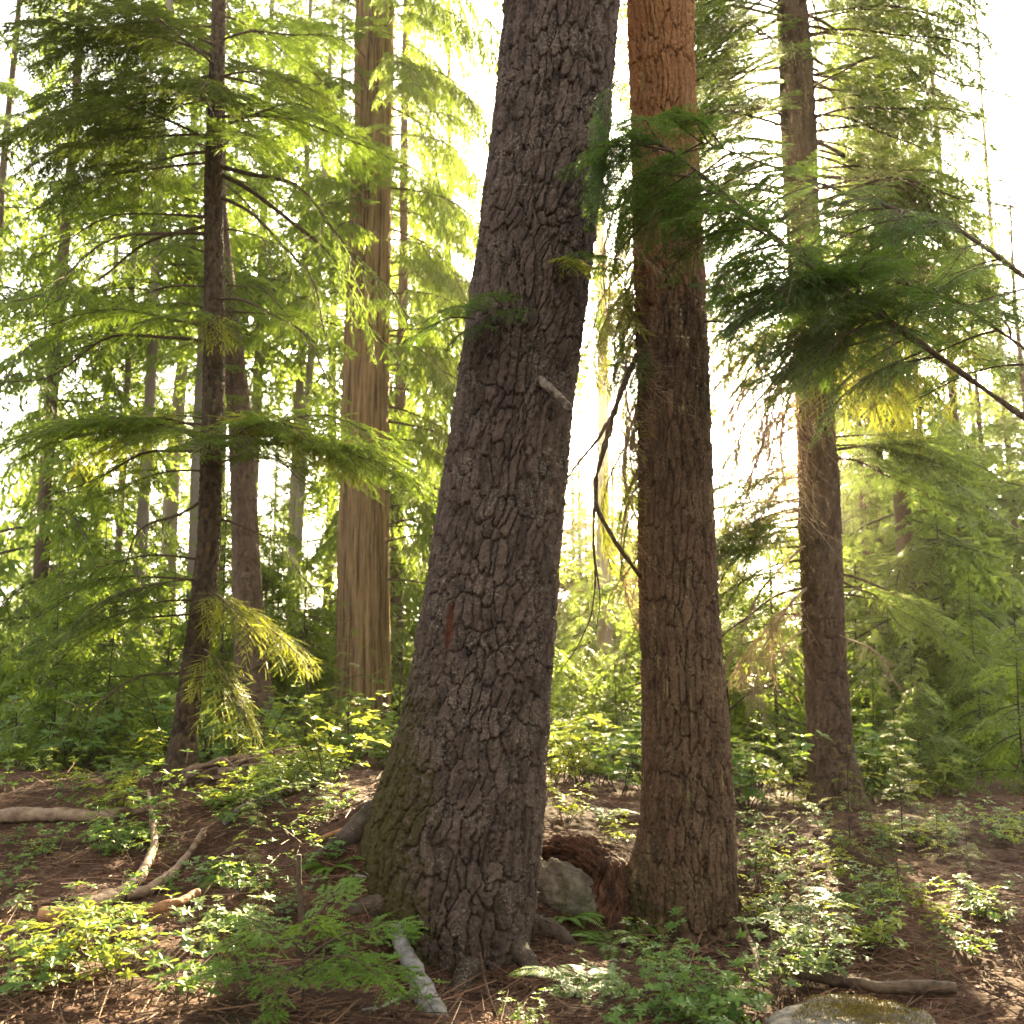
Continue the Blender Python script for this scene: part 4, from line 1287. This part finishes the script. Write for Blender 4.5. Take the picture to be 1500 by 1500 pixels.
for lab, px, py, Y, sc, mat in (
        ('leafy shrub hugging the foot of the slim dark hemlock', 318, 1175, 6.7, .42, 'shrub_yellow'),
        ('bright shrub at the crest beside the upturned roots', 400, 1180, 6.6, .8, 'shrub_yellow'),
        ('tall bright shrub catching sun left of the mossy root flare', 480, 1150, 6.6, .95, 'shrub_yellow'),
        ('green shrub spreading over the bank left of the leaning trunk', 370, 1210, 6.0, .75, 'shrub'),
        ('green shrub behind the curved pale branch at left', 235, 1200, 6.3, .7, 'shrub'),
        ('low shrub at the left border above the curved pale branch', 175, 1225, 6.0, .6, 'shrub'),
        ('small shrub on bare soil in the middle of the left bank', 355, 1320, 4.9, .5, 'shrub'),
        ('small five-leaved plant beside the upright dead stick', 475, 1270, 5.0, .4, 'shrub'),
        ('pale leafy shrub below the orange broken branch', 310, 1400, 4.3, .52, 'shrub_pale'),
        ('small green plant to the right of the upright dead stick', 485, 1370, 4.5, .42, 'shrub'),
        ('leafy plant growing against the dark hollow of the leaning trunk', 590, 1340, 4.75, .45, 'shrub'),
        ('sunlit yellow shrub in the bottom left corner', 180, 1480, 3.75, .5, 'shrub_yellow'),
        ('glossy green shrub in the lower left between the sunlit corner and the fronds', 265, 1490, 3.65, .55, 'shrub'),
        ('low green shrub left of the cedar seedling fronds', 350, 1500, 3.6, .42, 'shrub'),
        ('green shrub just left of the grey driftwood pole', 540, 1420, 4.3, .45, 'shrub'),
        ('pale leafy shrub in front of the leaning trunk to the right', 840, 1450, 4.25, .36, 'shrub_pale'),
        ('green shrub at the foot of the red trunk', 965, 1430, 4.6, .48, 'shrub'),
        ('pale shrub in front of the rotten stump', 890, 1475, 4.1, .36, 'shrub_pale'),
        ('green shrub low at the bottom centre right', 1060, 1490, 3.95, .5, 'shrub'),
        ('small plant low in front of the leaning trunk', 770, 1490, 3.85, .28, 'shrub'),
        ('acid yellow shrub in the gap just right of the leaning trunk', 830, 1210, 6.9, .55, 'shrub_yellow'),
        ('yellow green shrub touching the left root of the red trunk', 905, 1200, 6.7, .5, 'shrub_yellow'),
        ('yellow sunlit shrub to the right of the red trunk base', 1110, 1310, 5.6, .5, 'shrub_yellow'),
        ('pale shrub above the mossy boulder', 1190, 1440, 4.35, .6, 'shrub_pale'),
        ('sunlit yellow shrub at the right border above the fallen branch', 1275, 1410, 4.6, .55, 'shrub_yellow'),
        ('pale green shrub halfway along the right bank', 1180, 1360, 5.1, .55, 'shrub_pale'),
        ('green shrub left of the boulder on dark soil', 1125, 1480, 4.05, .45, 'shrub'),
        ('green shrub on the rise at the right of the red trunk', 1110, 1260, 6.2, .55, 'shrub'),
        ('shrub growing at the foot of the right-hand conifer', 1175, 1195, 8.6, .55, 'shrub_yellow')):
    shrub(lab, px, py, Y, sc * 1.08, mat)

_r = random.Random(61)
for i in range(10):
    px, Y = _r.choice([_r.uniform(600, 720), _r.uniform(900, 1130), _r.uniform(900, 1130)]), _r.uniform(3.5, 4.2)
    shrub('low green leafy plant in the soil in front of the two big trunks', px, 1450, Y, _r.uniform(.32, .6), _r.choice(['shrub', 'shrub']), None, 'low plants in front of the two big trunks')
_r = random.Random(78)
for i in range(26):
    px, Y = _r.uniform(-20, 530), _r.uniform(4.5, 6.6)
    shrub('small leafy sprig on the bare soil of the left bank', px, 1300, Y, _r.uniform(.2, .42), _r.choice(['shrub', 'shrub', 'shrub_pale']), None, 'sprigs on the bare soil of the left bank')
_r = random.Random(77)
for i in range(46):        # the leafy carpet on the right bank
    px, Y = _r.uniform(1095, 1500), _r.uniform(4.0, 7.6)
    shrub('low leafy plant in the pale green carpet on the right bank', px, 1400, Y, _r.uniform(.26, .5), _r.choice(['shrub', 'shrub_pale', 'shrub_pale', 'shrub_yellow']), None, 'leafy carpet on the right bank')
for i in range(22):
    px, Y = _r.uniform(-40, 480), _r.uniform(6.5, 8.2)
    if 205 < px < 325:
        px += 150
    shrub('low leafy plant scattered along the top of the left bank', px, 1200, Y, _r.uniform(.4, .75), _r.choice(['shrub', 'shrub', 'shrub_yellow']), None, 'leafy plants along the left bank')
for i in range(8):
    px, Y = _r.uniform(-30, 160), _r.uniform(3.6, 4.5)
    shrub('leafy plant near the lower left border', px, 1400, Y, _r.uniform(.4, .6), _r.choice(['shrub', 'shrub_yellow']), None, 'plants near the lower left border')
for i in range(70):
    Y = _r.uniform(8.2, 14)
    px = _r.choice([_r.uniform(800, 960), _r.uniform(1050, 1500), _r.uniform(420, 620), _r.uniform(-50, 420)])
    if 1120 < px < 1320:
        Y = max(Y, 9.9)
    shrub('bright leafy shrub in the undergrowth behind the front trunks', px, 1150, Y, _r.uniform(.9, 1.7), _r.choice(['shrub', 'shrub', 'shrub_yellow']), None, 'shrubs in the undergrowth behind the front trunks')

def fern_mesh(seed):
    r = np.random.default_rng(seed)
    g = Geo()
    for i in range(9):
        a = i * 2.4 + r.uniform(-.3, .3)
        l = r.uniform(.25, .42)
        q = np.linspace(0, 1, 26)
        up = r.uniform(.5, .9)
        P = np.stack([math.cos(a) * l * q, math.sin(a) * l * q, l * (up * q - .65 * q ** 2.2)], 1)
        T = unit(np.gradient(P, axis=0))
        for sd in (-1, 1):
            S = np.stack([-T[:, 1], T[:, 0], 0 * q], 1) * sd
            ln = .085 * np.sin(PI * np.clip(q * .92 + .08, 0, 1)) ** .8 * r.uniform(.9, 1.1, 26) + .004
            frames_place(g, DIAM_V, DIAM_F, P, unit(S + T * .45 - np.array([0, 0, .15])), unit(np.array([0, 0, 1.0]) + r.normal(0, .15, (26, 3))), ln, np.full(26, .016), np.ones(26), np.clip(.4 + .3 * r.random() + r.normal(0, .08, 26), 0, 1))
    return g.mesh('fronds', M['seedling'])


FERN = [fern_mesh(900), fern_mesh(901)]
_r = random.Random(55)
for i in range(16):
    Y = _r.uniform(3.8, 7.5)
    px = _r.choice([_r.uniform(-30, 520), _r.uniform(1090, 1500), _r.uniform(820, 920)])
    x = (px - 750) / FPX * Y
    o = thing('fern', 'small fern tuft among the leafy plants on the forest floor', 'fern', (x, Y, gz(x, Y)), _r.uniform(0, 6), 'small ferns on the forest floor', _r.uniform(.5, .95))
    obj('fronds', FERN[i % 2], o)
for i in range(18):
    Y = _r.uniform(4.2, 8.0)
    px = _r.choice([_r.uniform(-30, 500), _r.uniform(1100, 1500), _r.uniform(1100, 1500), _r.uniform(815, 900)])
    sapling('knee-high hemlock seedling on the forest floor', px, Y, _r.uniform(.14, .34), _r.choice(FSAP), 'tiny hemlock seedlings on the forest floor')

# distant undergrowth: a mass nobody could count
r = np.random.default_rng(91)
n = 90000
uy = 12 + 34 * r.random(n) ** 1.3
ux = (r.random(n) - .5) * 2 * (uy * .62 + 3)
clump = fbm(np.stack([ux * .7, uy * .7, uy * 0], 1), 77, 3)
uh = np.clip(.35 + 1.0 * clump, .05, 1.6) * r.random(n) ** .6 * (.8 + uy * .02)
g = Geo()
frames_place(g, DIAM_V, DIAM_F, np.stack([ux, uy, terrain(ux, uy) + uh], 1), unit(r.normal(0, 1, (n, 3)) * np.array([1, 1, .35])), unit(np.array([0, 0, 1.0]) + r.normal(0, .45, (n, 3))),
             r.uniform(.09, .17, n), r.uniform(.05, .08, n), np.ones(n), np.clip(.5 + .5 * clump + r.normal(0, .15, n), 0, 1))
ug = obj('undergrowth', g.mesh('undergrowth', M['shrub']))
tag(ug, 'bright green mass of low undergrowth deep in the forest', 'undergrowth', kind='stuff')

# cedar seedling in the foreground
B['seed0'] = bough_pair('seed', 240, M['seedling'], L=.42, arch=.35, droop=.25, sec=14, k=8, width=.5, hang=.15, dens=.8, tert=.075, nl=.022, nw=.006, r0=.004, style='hemlock')
B['seed1'] = bough_pair('seed', 241, M['seedling'], L=.40, arch=.45, droop=.35, sec=14, k=8, width=.5, hang=.2, dens=.8, tert=.075, nl=.022, nw=.006, r0=.004, style='hemlock')
p = at(440, 1490, 3.6)
cs = np.array([p[0], p[1], gz(p[0], p[1])])
seed_o = thing('cedar_seedling', 'bright green cedar seedling with fern-like fronds at the lower left', 'seedling', cs)
g = Geo()
tube(g, np.array([[0, 0, -.05], [.01, 0, .08], [0, .01, .17], [.01, 0, .24]]), [.006, .005, .004, .002], 6)
obj('stem', g.mesh('stem', M['twig'], True), seed_o)
for i, (az, pi_, sc, h) in enumerate(((200, 15, .9, .10), (330, 12, 1.1, .12), (20, 18, 1.05, .16), (270, 5, .9, .13), (150, 25, .8, .18), (300, 30, .8, .22), (60, 35, .8, .22), (240, 18, 1.0, .2), (0, 8, 1.0, .1))):
    o = obj('frond', B['seed%d' % (i % 2)][0], seed_o, (0, 0, h), (0, -R(pi_), R(az)), sc)
    obj('scales', B['seed%d' % (i % 2)][1], o)

def root(tree, base, bm, x0, y0, az, l, r0, seed):
    q = np.linspace(0, 1, 40)
    rn = np.random.default_rng(seed)
    a = az + .5 * np.sin(q * 3 + seed) * q
    x = x0 + np.cumsum(np.cos(a)) / 40 * l
    y = y0 + np.cumsum(np.sin(a)) / 40 * l
    z = terrain(x, y) + r0 * .9 * (1 - q) ** 1.5 - r0 * .55 * q + .02 * np.sin(q * 9 + seed)
    g = Geo()
    P = np.stack([x, y, z], 1)
    tube(g, P, r0 * (1 - .8 * q), 20)
    V, F, T = g.arrays()
    ax = np.concatenate([np.repeat(P, 20, 0), P[:1], P[-1:]])
    V = V + unit(V - ax + 1e-9) * (.22 * r0 * fbm(V * 14, seed, 4, .6) + .010 * fbm(V * 45, seed + 1, 3))[:, None]
    obj('root', mk_mesh('root', V - base, [(F, 0)], [bm], {'tone': np.clip(.5 + .5 * fbm(V * 9, seed, 3), 0, 1), 'moss': np.full(len(V), .22)}), tree)


for (px, py, Y, az, l, r0) in ((560, 1215, 5.2, 195, .55, .085), (600, 1340, 4.95, 215, .50, .075), (690, 1425, 4.78, 255, .45, .065), (760, 1400, 4.85, 300, .45, .060), (790, 1290, 5.1, 350, .4, .06)):
    p = at(px, py, Y)
    root(big, BIG[1], M['bark_big'], p[0] + .07 * math.cos(R(az + 180)), p[1] + .07 * math.sin(R(az + 180)), R(az), l, r0, int(px))
for (px, py, Y, az, l, r0) in ((930, 1290, 5.6, 190, .42, .07), (955, 1370, 5.5, 225, .40, .05), (1010, 1385, 5.44, 268, .35, .05), (1060, 1385, 5.48, 310, .45, .05), (1078, 1340, 5.6, 350, .4, .05)):
    p = at(px, py, Y)
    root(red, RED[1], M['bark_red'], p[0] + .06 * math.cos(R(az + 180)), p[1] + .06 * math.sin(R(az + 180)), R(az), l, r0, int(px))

# ================================================================== sticks, logs, roots, rocks


def stick(name, label, cat, pts, r0, r1, mat, seed=0, sides=16, lift=True, knob=.10, on_ground=True, twigs_=()):
    P = [np.array(p, float) for p in pts]
    n = len(P)
    t = np.linspace(0, n - 1, n * 16)
    Q = np.stack([np.interp(t, np.arange(n), [p[c] for p in P]) for c in range(3)], 1)
    for _ in range(5):
        Q[1:-1] = (Q[:-2] + 2 * Q[1:-1] + Q[2:]) / 4
    rr = np.linspace(r0, r1, len(Q))
    rr = rr * (1 + knob * fbm(Q * 9 + seed, seed, 3) * 2.6 + .10 * np.sin(t * 5 + seed) * knob * 4)
    if on_ground:
        Q[:, 2] = terrain(Q[:, 0], Q[:, 1]) + rr * .7 + .012 + np.maximum(0, .5 * (Q[:, 2] - terrain(Q[:, 0], Q[:, 1])).clip(0, .12))
    base = Q[0].copy()
    g = Geo()
    tube(g, Q - base, rr, sides)
    for (u, d, l, rad_) in twigs_:
        k = int(u * (len(Q) - 1))
        q = np.linspace(0, 1, 6)
        tube(g, Q[k] - base + np.array(d, float) * (q * l)[:, None] + np.array([0, 0, -.1]) * (q ** 2 * l)[:, None], np.linspace(rad_, rad_ * .3, 6), 6)
    V, F, T = g.arrays()
    nz = fbm((V + seed) * np.array([30, 30, 30]), seed, 4, .6) * r0 * .22
    V = V + np.stack([nz, .5 * fbm((V + 7 + seed) * 22, seed + 3, 3) * r0 * .3, nz], 1)
    o = obj(name, mk_mesh(name, V, [(F, 0)], [M[mat]], {'tone': np.clip(.5 + .8 * fbm((V + seed) * 8, seed + 9, 3), 0, 1)}, True), None, base)
    return tag(o, label, cat)


def gpt(px, py, dz=0.):
    """the ground point seen at a photo position"""
    lo, hi = 2.5, 40.0
    for Y in np.arange(2.8, 30, .05):
        p = at(px, py, Y)
        if p[2] < gz(p[0], p[1]):
            return np.array([p[0], p[1], gz(p[0], p[1]) + dz])
    return at(px, py, 10)


stick('fallen_branch', 'curved pale barkless branch arcing up at the left border', 'branch', [gpt(120, 1345), gpt(178, 1320), gpt(205, 1295), gpt(226, 1250), gpt(222, 1205), gpt(217, 1165)], .040, .012, 'log_pale', 1)
stick('fallen_branch', 'dull brown branch lying inside the curved pale one', 'branch', [gpt(185, 1322), gpt(215, 1315), gpt(250, 1290), gpt(278, 1260), gpt(297, 1225)], .030, .016, 'log_pale', 2)
stick('fallen_branch', 'broken orange branch pointing right at the left border', 'branch', [gpt(60, 1352), gpt(165, 1352), gpt(225, 1346), gpt(262, 1335), gpt(288, 1318)], .034, .022, 'log_orange', 3)
stick('fallen_log', 'pale weathered log lying along the left border crest', 'log', [gpt(-60, 1208), gpt(60, 1205), gpt(165, 1203), gpt(215, 1192), gpt(255, 1185)], .050, .024, 'log_pale', 4)
stick('fallen_branch', 'short bare stick beside the mossy root flare', 'branch', [gpt(462, 1243), gpt(490, 1228), gpt(520, 1221), gpt(549, 1217)], .013, .010, 'log_orange', 5)
stick('driftwood_pole', 'silvered grey pole leaning out of the ground in front of the leaning trunk', 'log', [gpt(575, 1400, .10), gpt(605, 1440, .05), gpt(640, 1500, .0)], .035, .052, 'log_grey', 6, on_ground=False)
stick('dead_stick', 'upright mossy dead stick standing on the left slope', 'stick', [gpt(443, 1392), gpt(441, 1392, .14), gpt(436, 1392, .26), gpt(433, 1392, .40)], .020, .010, 'bough', 7, on_ground=False)
stick('fallen_branch', 'thin dead branch sloping down beside the red trunk root', 'branch', [gpt(1082, 1345, .05), gpt(1095, 1375), gpt(1108, 1405), gpt(1108, 1445)], .012, .015, 'log_pale', 8)
stick('fallen_branch', 'brown fallen branch at the right border behind the boulder', 'branch', [gpt(1170, 1435), gpt(1220, 1452), gpt(1290, 1462), gpt(1400, 1462)], .028, .022, 'bough', 9)
stick('fallen_branch', 'pale bare twig slanting over the dark right bank', 'branch', [gpt(1112, 1255), gpt(1140, 1232, .04), gpt(1172, 1210, .08)], .010, .006, 'log_pale', 10)
stick('fallen_branch', 'long grey branch on the crest below the upturned roots', 'branch', [gpt(330, 1210), gpt(370, 1178), gpt(410, 1160), gpt(440, 1140)], .020, .014, 'log_grey', 11)
stick('fallen_branch', 'crooked thin twig across the bottom next to the driftwood pole', 'branch', [gpt(530, 1492), gpt(560, 1490, .03), gpt(590, 1476, .05), gpt(613, 1462, .06)], .006, .003, 'log_grey', 12)
stick('fallen_branch', 'thin curved stem rising from the bottom centre soil', 'branch', [gpt(726, 1492), gpt(718, 1492, .06), gpt(708, 1492, .15), gpt(703, 1492, .24)], .007, .003, 'bough', 13, on_ground=False)
stick('fallen_branch', 'forked dead twig lying on the slope left of the leaning trunk', 'branch', [gpt(520, 1290), gpt(545, 1310, .04), gpt(575, 1325, .05)], .009, .004, 'log_grey', 14, twigs_=((.5, (-.3, -.5, .5), .12, .004),))
stick('fallen_branch', 'rusty coloured stick at the foot of the pale leafy shrub', 'branch', [gpt(260, 1385), gpt(300, 1392), gpt(330, 1410)], .007, .004, 'log_orange', 15)

# upturned root mass of the fallen tree on the crest
r = np.random.default_rng(12)
c = gpt(372, 1150)
g = Geo()
for i in range(26):
    a = r.uniform(-.5, .5)
    d = np.array([1.0, a * .6, .25 + .35 * r.random()])
    q = np.linspace(0, 1, 9)
    l = r.uniform(.35, .85)
    o0 = np.array([-.35 + r.uniform(-.25, .25), r.uniform(-.2, .2), r.uniform(.0, .12)])
    tube(g, o0 + unit(d) * (q * l)[:, None] + np.array([0, 0, -.25]) * (q ** 2 * l)[:, None] + np.concatenate([[[0, 0, 0]], r.normal(0, .015, (8, 3))]), np.linspace(r.uniform(.012, .035), .004, 9), 7, r.random())
tag(obj('root_mass', g.mesh('root_mass', M['log_pale'], True), None, c), 'splayed brown upturned roots of a fallen tree on the crest', 'roots')


def blob(name, label, cat, c, size, mat, seed, amp=.22, freq=2.2, sub=70, flat=1.0, rz=0, facet=.0, kind=None):
    n1, n2 = sub, sub * 2
    ph = np.linspace(0, PI, n1)
    th = np.arange(n2) / n2 * 2 * PI
    PH, TH = np.meshgrid(ph, th, indexing='ij')
    D = np.stack([np.sin(PH) * np.cos(TH), np.sin(PH) * np.sin(TH), np.cos(PH)], -1).reshape(-1, 3)
    rr = 1 + amp * fbm(D * freq + seed, seed, 5, .55)
    if facet:
        rn = np.random.default_rng(seed)
        for _ in range(12):
            nrm = unit(rn.normal(0, 1, 3))
            dd = D @ nrm
            lim = rn.uniform(.68, .9)
            rr = np.where(dd * rr > lim, rr * (1 - facet) + facet * lim / np.maximum(dd, 1e-3), rr)
    V = D * rr[:, None] * np.array(size)
    V = V + .01 * fbm(V * 25, seed + 2, 3)[:, None] * D
    i = np.arange(n1 - 1)[:, None] * n2
    j = np.arange(n2)[None, :]
    k = (j + 1) % n2
    F = np.stack([(i + j).ravel(), (i + n2 + j).ravel(), (i + n2 + k).ravel(), (i + k).ravel()], 1)
    m = mk_mesh(name, V, [(F, 0)], [M[mat]], {'tone': np.full(len(V), .5)})
    o = obj(name, m, None, c, (0, 0, rz))
    return tag(o, label, cat, kind=kind), V


c = gpt(815, 1335)
c[1] += .14
blob('rock', 'grey rock wedged between the leaning trunk and the rotten stump', 'rock', c + np.array([.0, 0, -.01]), (.25, .2, .225), 'rock', 5, .30, 1.9, facet=.7, sub=110)
c = at(1265, 1540, 3.5)
bo, bv = blob('boulder', 'grey boulder topped with sunlit golden moss in the bottom right corner', 'boulder', (c[0], c[1], gz(c[0], c[1]) + .06), (.33, .27, .15), 'moss_rock', 8, .22, 2.2, facet=.6, sub=110)
# moss cushion on the boulder
r = np.random.default_rng(3)
pts = bv[bv[:, 2] > .105 + .03 * fbm(bv * 9, 4, 3)]
pts = pts[r.integers(0, len(pts), 9000)]
g = Geo()
frames_place(g, NEEDLE_V, NEEDLE_F, pts + r.normal(0, .003, pts.shape), unit(np.array([0, 0, 1.0]) + r.normal(0, .6, pts.shape)), unit(r.normal(0, 1, pts.shape)), r.uniform(.004, .012, len(pts)), np.full(len(pts), .004), np.ones(len(pts)), r.random(len(pts)))
obj('moss', g.mesh('moss', M['moss']), bo)

# rotten stump / log between the trunks: an arched rotten root shell
P = np.array([at(770, 1243, 5.95), at(815, 1245, 5.8), at(862, 1256, 5.68), at(890, 1282, 5.6), at(893, 1330, 5.52), at(880, 1395, 5.45)])
t = np.linspace(0, 5, 150)
Q = np.stack([np.interp(t, np.arange(6), P[:, c]) for c in range(3)], 1)
for _ in range(60):
    Q[1:-1] = (Q[:-2] + 2 * Q[1:-1] + Q[2:]) / 4
NS = 130
rr = np.interp(t, [0, 1, 2, 3, 4, 5], [.05, .075, .10, .125, .12, .16])
g = Geo()
tube(g, Q, rr, NS)
V, F, T = g.arrays()
ax = np.concatenate([np.repeat(Q, NS, 0), Q[:1], Q[-1:]])
th_ = np.concatenate([np.tile(np.arange(NS) / NS * 2 * PI, len(Q)), [0, 0]])
tt_ = np.concatenate([np.repeat(t, NS), [0, 5]])
dn = unit(V - ax + 1e-9)
grain = fbm(np.stack([np.cos(th_) * 5, np.sin(th_) * 5, tt_ * 1.1], 1), 3, 4, .65)      # splintered grain runs along the wood
lump = fbm(V * 7, 5, 3)
chip = np.floor((fbm(V * 16, 8, 3) + 1) * 3.5) / 3.5 - 1
V = V + dn * (.040 * grain + .050 * lump + .026 * chip + .012 * fbm(V * 60, 9, 3))[:, None]
tone = np.clip(.5 + .6 * grain + .3 * fbm(V * 10, 8, 3), 0, 1)
g = Geo()
g.add(V, F, tone)
r = np.random.default_rng(44)
pick = r.integers(0, len(V) - 2, 900)                                                    # splinters and crumbs of the same wood
tang = unit(np.gradient(Q, axis=0))[np.minimum(pick // NS, len(Q) - 1)]
frames_place(g, NEEDLE_V, NEEDLE_F, V[pick], unit(tang * r.choice([-1, 1], 900)[:, None] + dn[pick] * r.uniform(.1, .6, 900)[:, None]), dn[pick] + r.normal(0, .3, (900, 3)), r.uniform(.02, .075, 900), r.uniform(.004, .012, 900), np.ones(900), r.random(900))
V, F, T = g.arrays()
b0 = P[3].copy()
me = mk_mesh('rotten_log', V - b0, [(F, 0)], [M['rot']], {'tone': T})
tag(obj('rotten_log', me, None, b0), 'crumbling red brown rotten log arching over the grey rock between the trunks', 'log')

# litter: needles, twigs and bits of bark on the soil
r = np.random.default_rng(17)
n = 42000
ly = 2.9 + 6.5 * r.random(n) ** 1.5
lx = (r.random(n) - .5) * 2 * (ly * .6 + .3)
lz = terrain(lx, ly)
Pq = np.stack([lx, ly, lx * 0], 1)
lz = lz + .05 * fbm(Pq * 1.6, 3, 4) + .022 * fbm(Pq * 7, 5, 3) + .012 * fbm(Pq * 24, 9, 3) + r.uniform(0, .012, n)
prism_v = np.array([[0, -.5, 0], [0, .5, 0], [0, 0, .8], [1, -.3, 0], [1, .3, 0], [1, 0, .5]], float)
prism_f = np.array([[0, 1, 4], [0, 4, 3], [1, 2, 5], [1, 5, 4], [2, 0, 3], [2, 3, 5], [0, 2, 1], [3, 4, 5]])
g = Geo()
a = r.uniform(0, 2 * PI, n)
ln = np.where(r.random(n) < .15, r.uniform(.10, .45, n), r.uniform(.015, .09, n))
wd = np.where(ln > .1, r.uniform(.003, .007, n), r.uniform(.0018, .006, n))
frames_place(g, prism_v, prism_f, np.stack([lx, ly, lz], 1), np.stack([np.cos(a), np.sin(a), r.normal(0, .16, n)], 1), np.tile([0, 0, 1.0], (n, 1)), ln, wd, wd, r.random(n))
m = 9000
fy = 3.0 + 6.0 * r.random(m) ** 1.4
fx = (r.random(m) - .5) * 2 * (fy * .6 + .3)
k = m // 2
ang, rad_ = r.uniform(0, 2 * PI, k), np.abs(r.normal(0, .30, k))
cx_, cy_, rr_ = np.where(r.random(k) < .5, -.30, .97), 0, 0
isb = cx_ < 0
cy_ = np.where(isb, 5.12, 5.65)
rr_ = np.where(isb, .42, .30)
fx[:k] = cx_ + np.cos(ang) * (rr_ + rad_)
fy[:k] = cy_ + np.sin(ang) * (rr_ + rad_)
Pf = np.stack([fx, fy, fx * 0], 1)
fz = terrain(fx, fy) + .05 * fbm(Pf * 1.6, 3, 4) + .022 * fbm(Pf * 7, 5, 3) + .012 * fbm(Pf * 24, 9, 3) + r.uniform(0, .012, m)
fl = r.uniform(.010, .045, m)
a2 = r.uniform(0, 2 * PI, m)
frames_place(g, LEAF_V, LEAF_F, np.stack([fx, fy, fz], 1), np.stack([np.cos(a2), np.sin(a2), r.normal(0, .2, m)], 1), unit(np.array([0, 0, 1.0]) + r.normal(0, .4, (m, 3))), fl, fl * r.uniform(.4, .9, m), fl * .5, r.random(m))
lit = obj('forest_litter', g.mesh('forest_litter', M['litter']))
tag(lit, 'scattered brown needles twigs and bark crumbs on the soil', 'litter', kind='stuff')

# ================================================================== the sunlit air
hx, hy0, hy1, hz0, hz1 = 72.0, -14.0, 92.0, -4.0, 28.0
hv = [(x, y, z) for z in (hz0, hz1) for y in (hy0, hy1) for x in (-hx, hx)]
hf = [(0, 2, 3, 1), (4, 5, 7, 6), (0, 1, 5, 4), (2, 6, 7, 3), (0, 4, 6, 2), (1, 3, 7, 5)]
hm, hnt, hout = new_mat('forest_air')
pv = hnt.nodes.new('ShaderNodeVolumePrincipled')
pv.inputs['Color'].default_value = (1.0, .87, .66, 1)
pv.inputs['Density'].default_value = .0008
pv.inputs['Anisotropy'].default_value = .93
hnt.links.new(pv.outputs[0], hout.inputs['Volume'])
hz = obj('haze', mk_mesh('haze', hv, [(hf, 0)], [hm], None, False))
tag(hz, 'thin sunlit haze hanging in the forest', 'haze', kind='stuff')

# ================================================================== light
SUN_EL, SUN_AZ = R(19), R(14.4)          # azimuth measured from the viewing direction (+Y) to the right
w = bpy.data.worlds.new('World')
scene.world = w
w.use_nodes = True
nt = w.node_tree
bg = nt.nodes['Background']
sky = nt.nodes.new('ShaderNodeTexSky')
sky.sky_type = 'NISHITA'
sky.sun_disc = False
sky.sun_elevation = SUN_EL
sky.sun_rotation = SUN_AZ
sky.air_density = .8
sky.dust_density = 4.0
hs = nt.nodes.new('ShaderNodeHueSaturation')
hs.inputs['Saturation'].default_value = .3
nt.links.new(sky.outputs[0], hs.inputs['Color'])
nt.links.new(mixc(nt, 1.0, hs.outputs[0], (1.0, .95, .85), 'MULTIPLY'), bg.inputs[0])
bg.inputs[1].default_value = .08
sd = bpy.data.lights.new('sun', 'SUN')
sd.energy = 5.0
sd.angle = R(.6)
sd.color = (1.0, .80, .47)
so = bpy.data.objects.new('sun', sd)
COL.objects.link(so)
dirv = Vector((math.sin(SUN_AZ) * math.cos(SUN_EL), math.cos(SUN_AZ) * math.cos(SUN_EL), math.sin(SUN_EL)))
so.rotation_euler = dirv.to_track_quat('Z', 'Y').to_euler()
so.location = dirv * 50

scene.view_settings.view_transform = 'Standard'
scene.view_settings.look = 'None'
scene.view_settings.exposure = 3.9
scene.view_settings.gamma = 1.0
c = scene.cycles
c.max_bounces = 6
c.diffuse_bounces = 4
c.glossy_bounces = 2
c.transmission_bounces = 4
c.transparent_max_bounces = 4
c.caustics_reflective = False
c.caustics_refractive = False
c.use_denoising = True
c.sample_clamp_indirect = 8
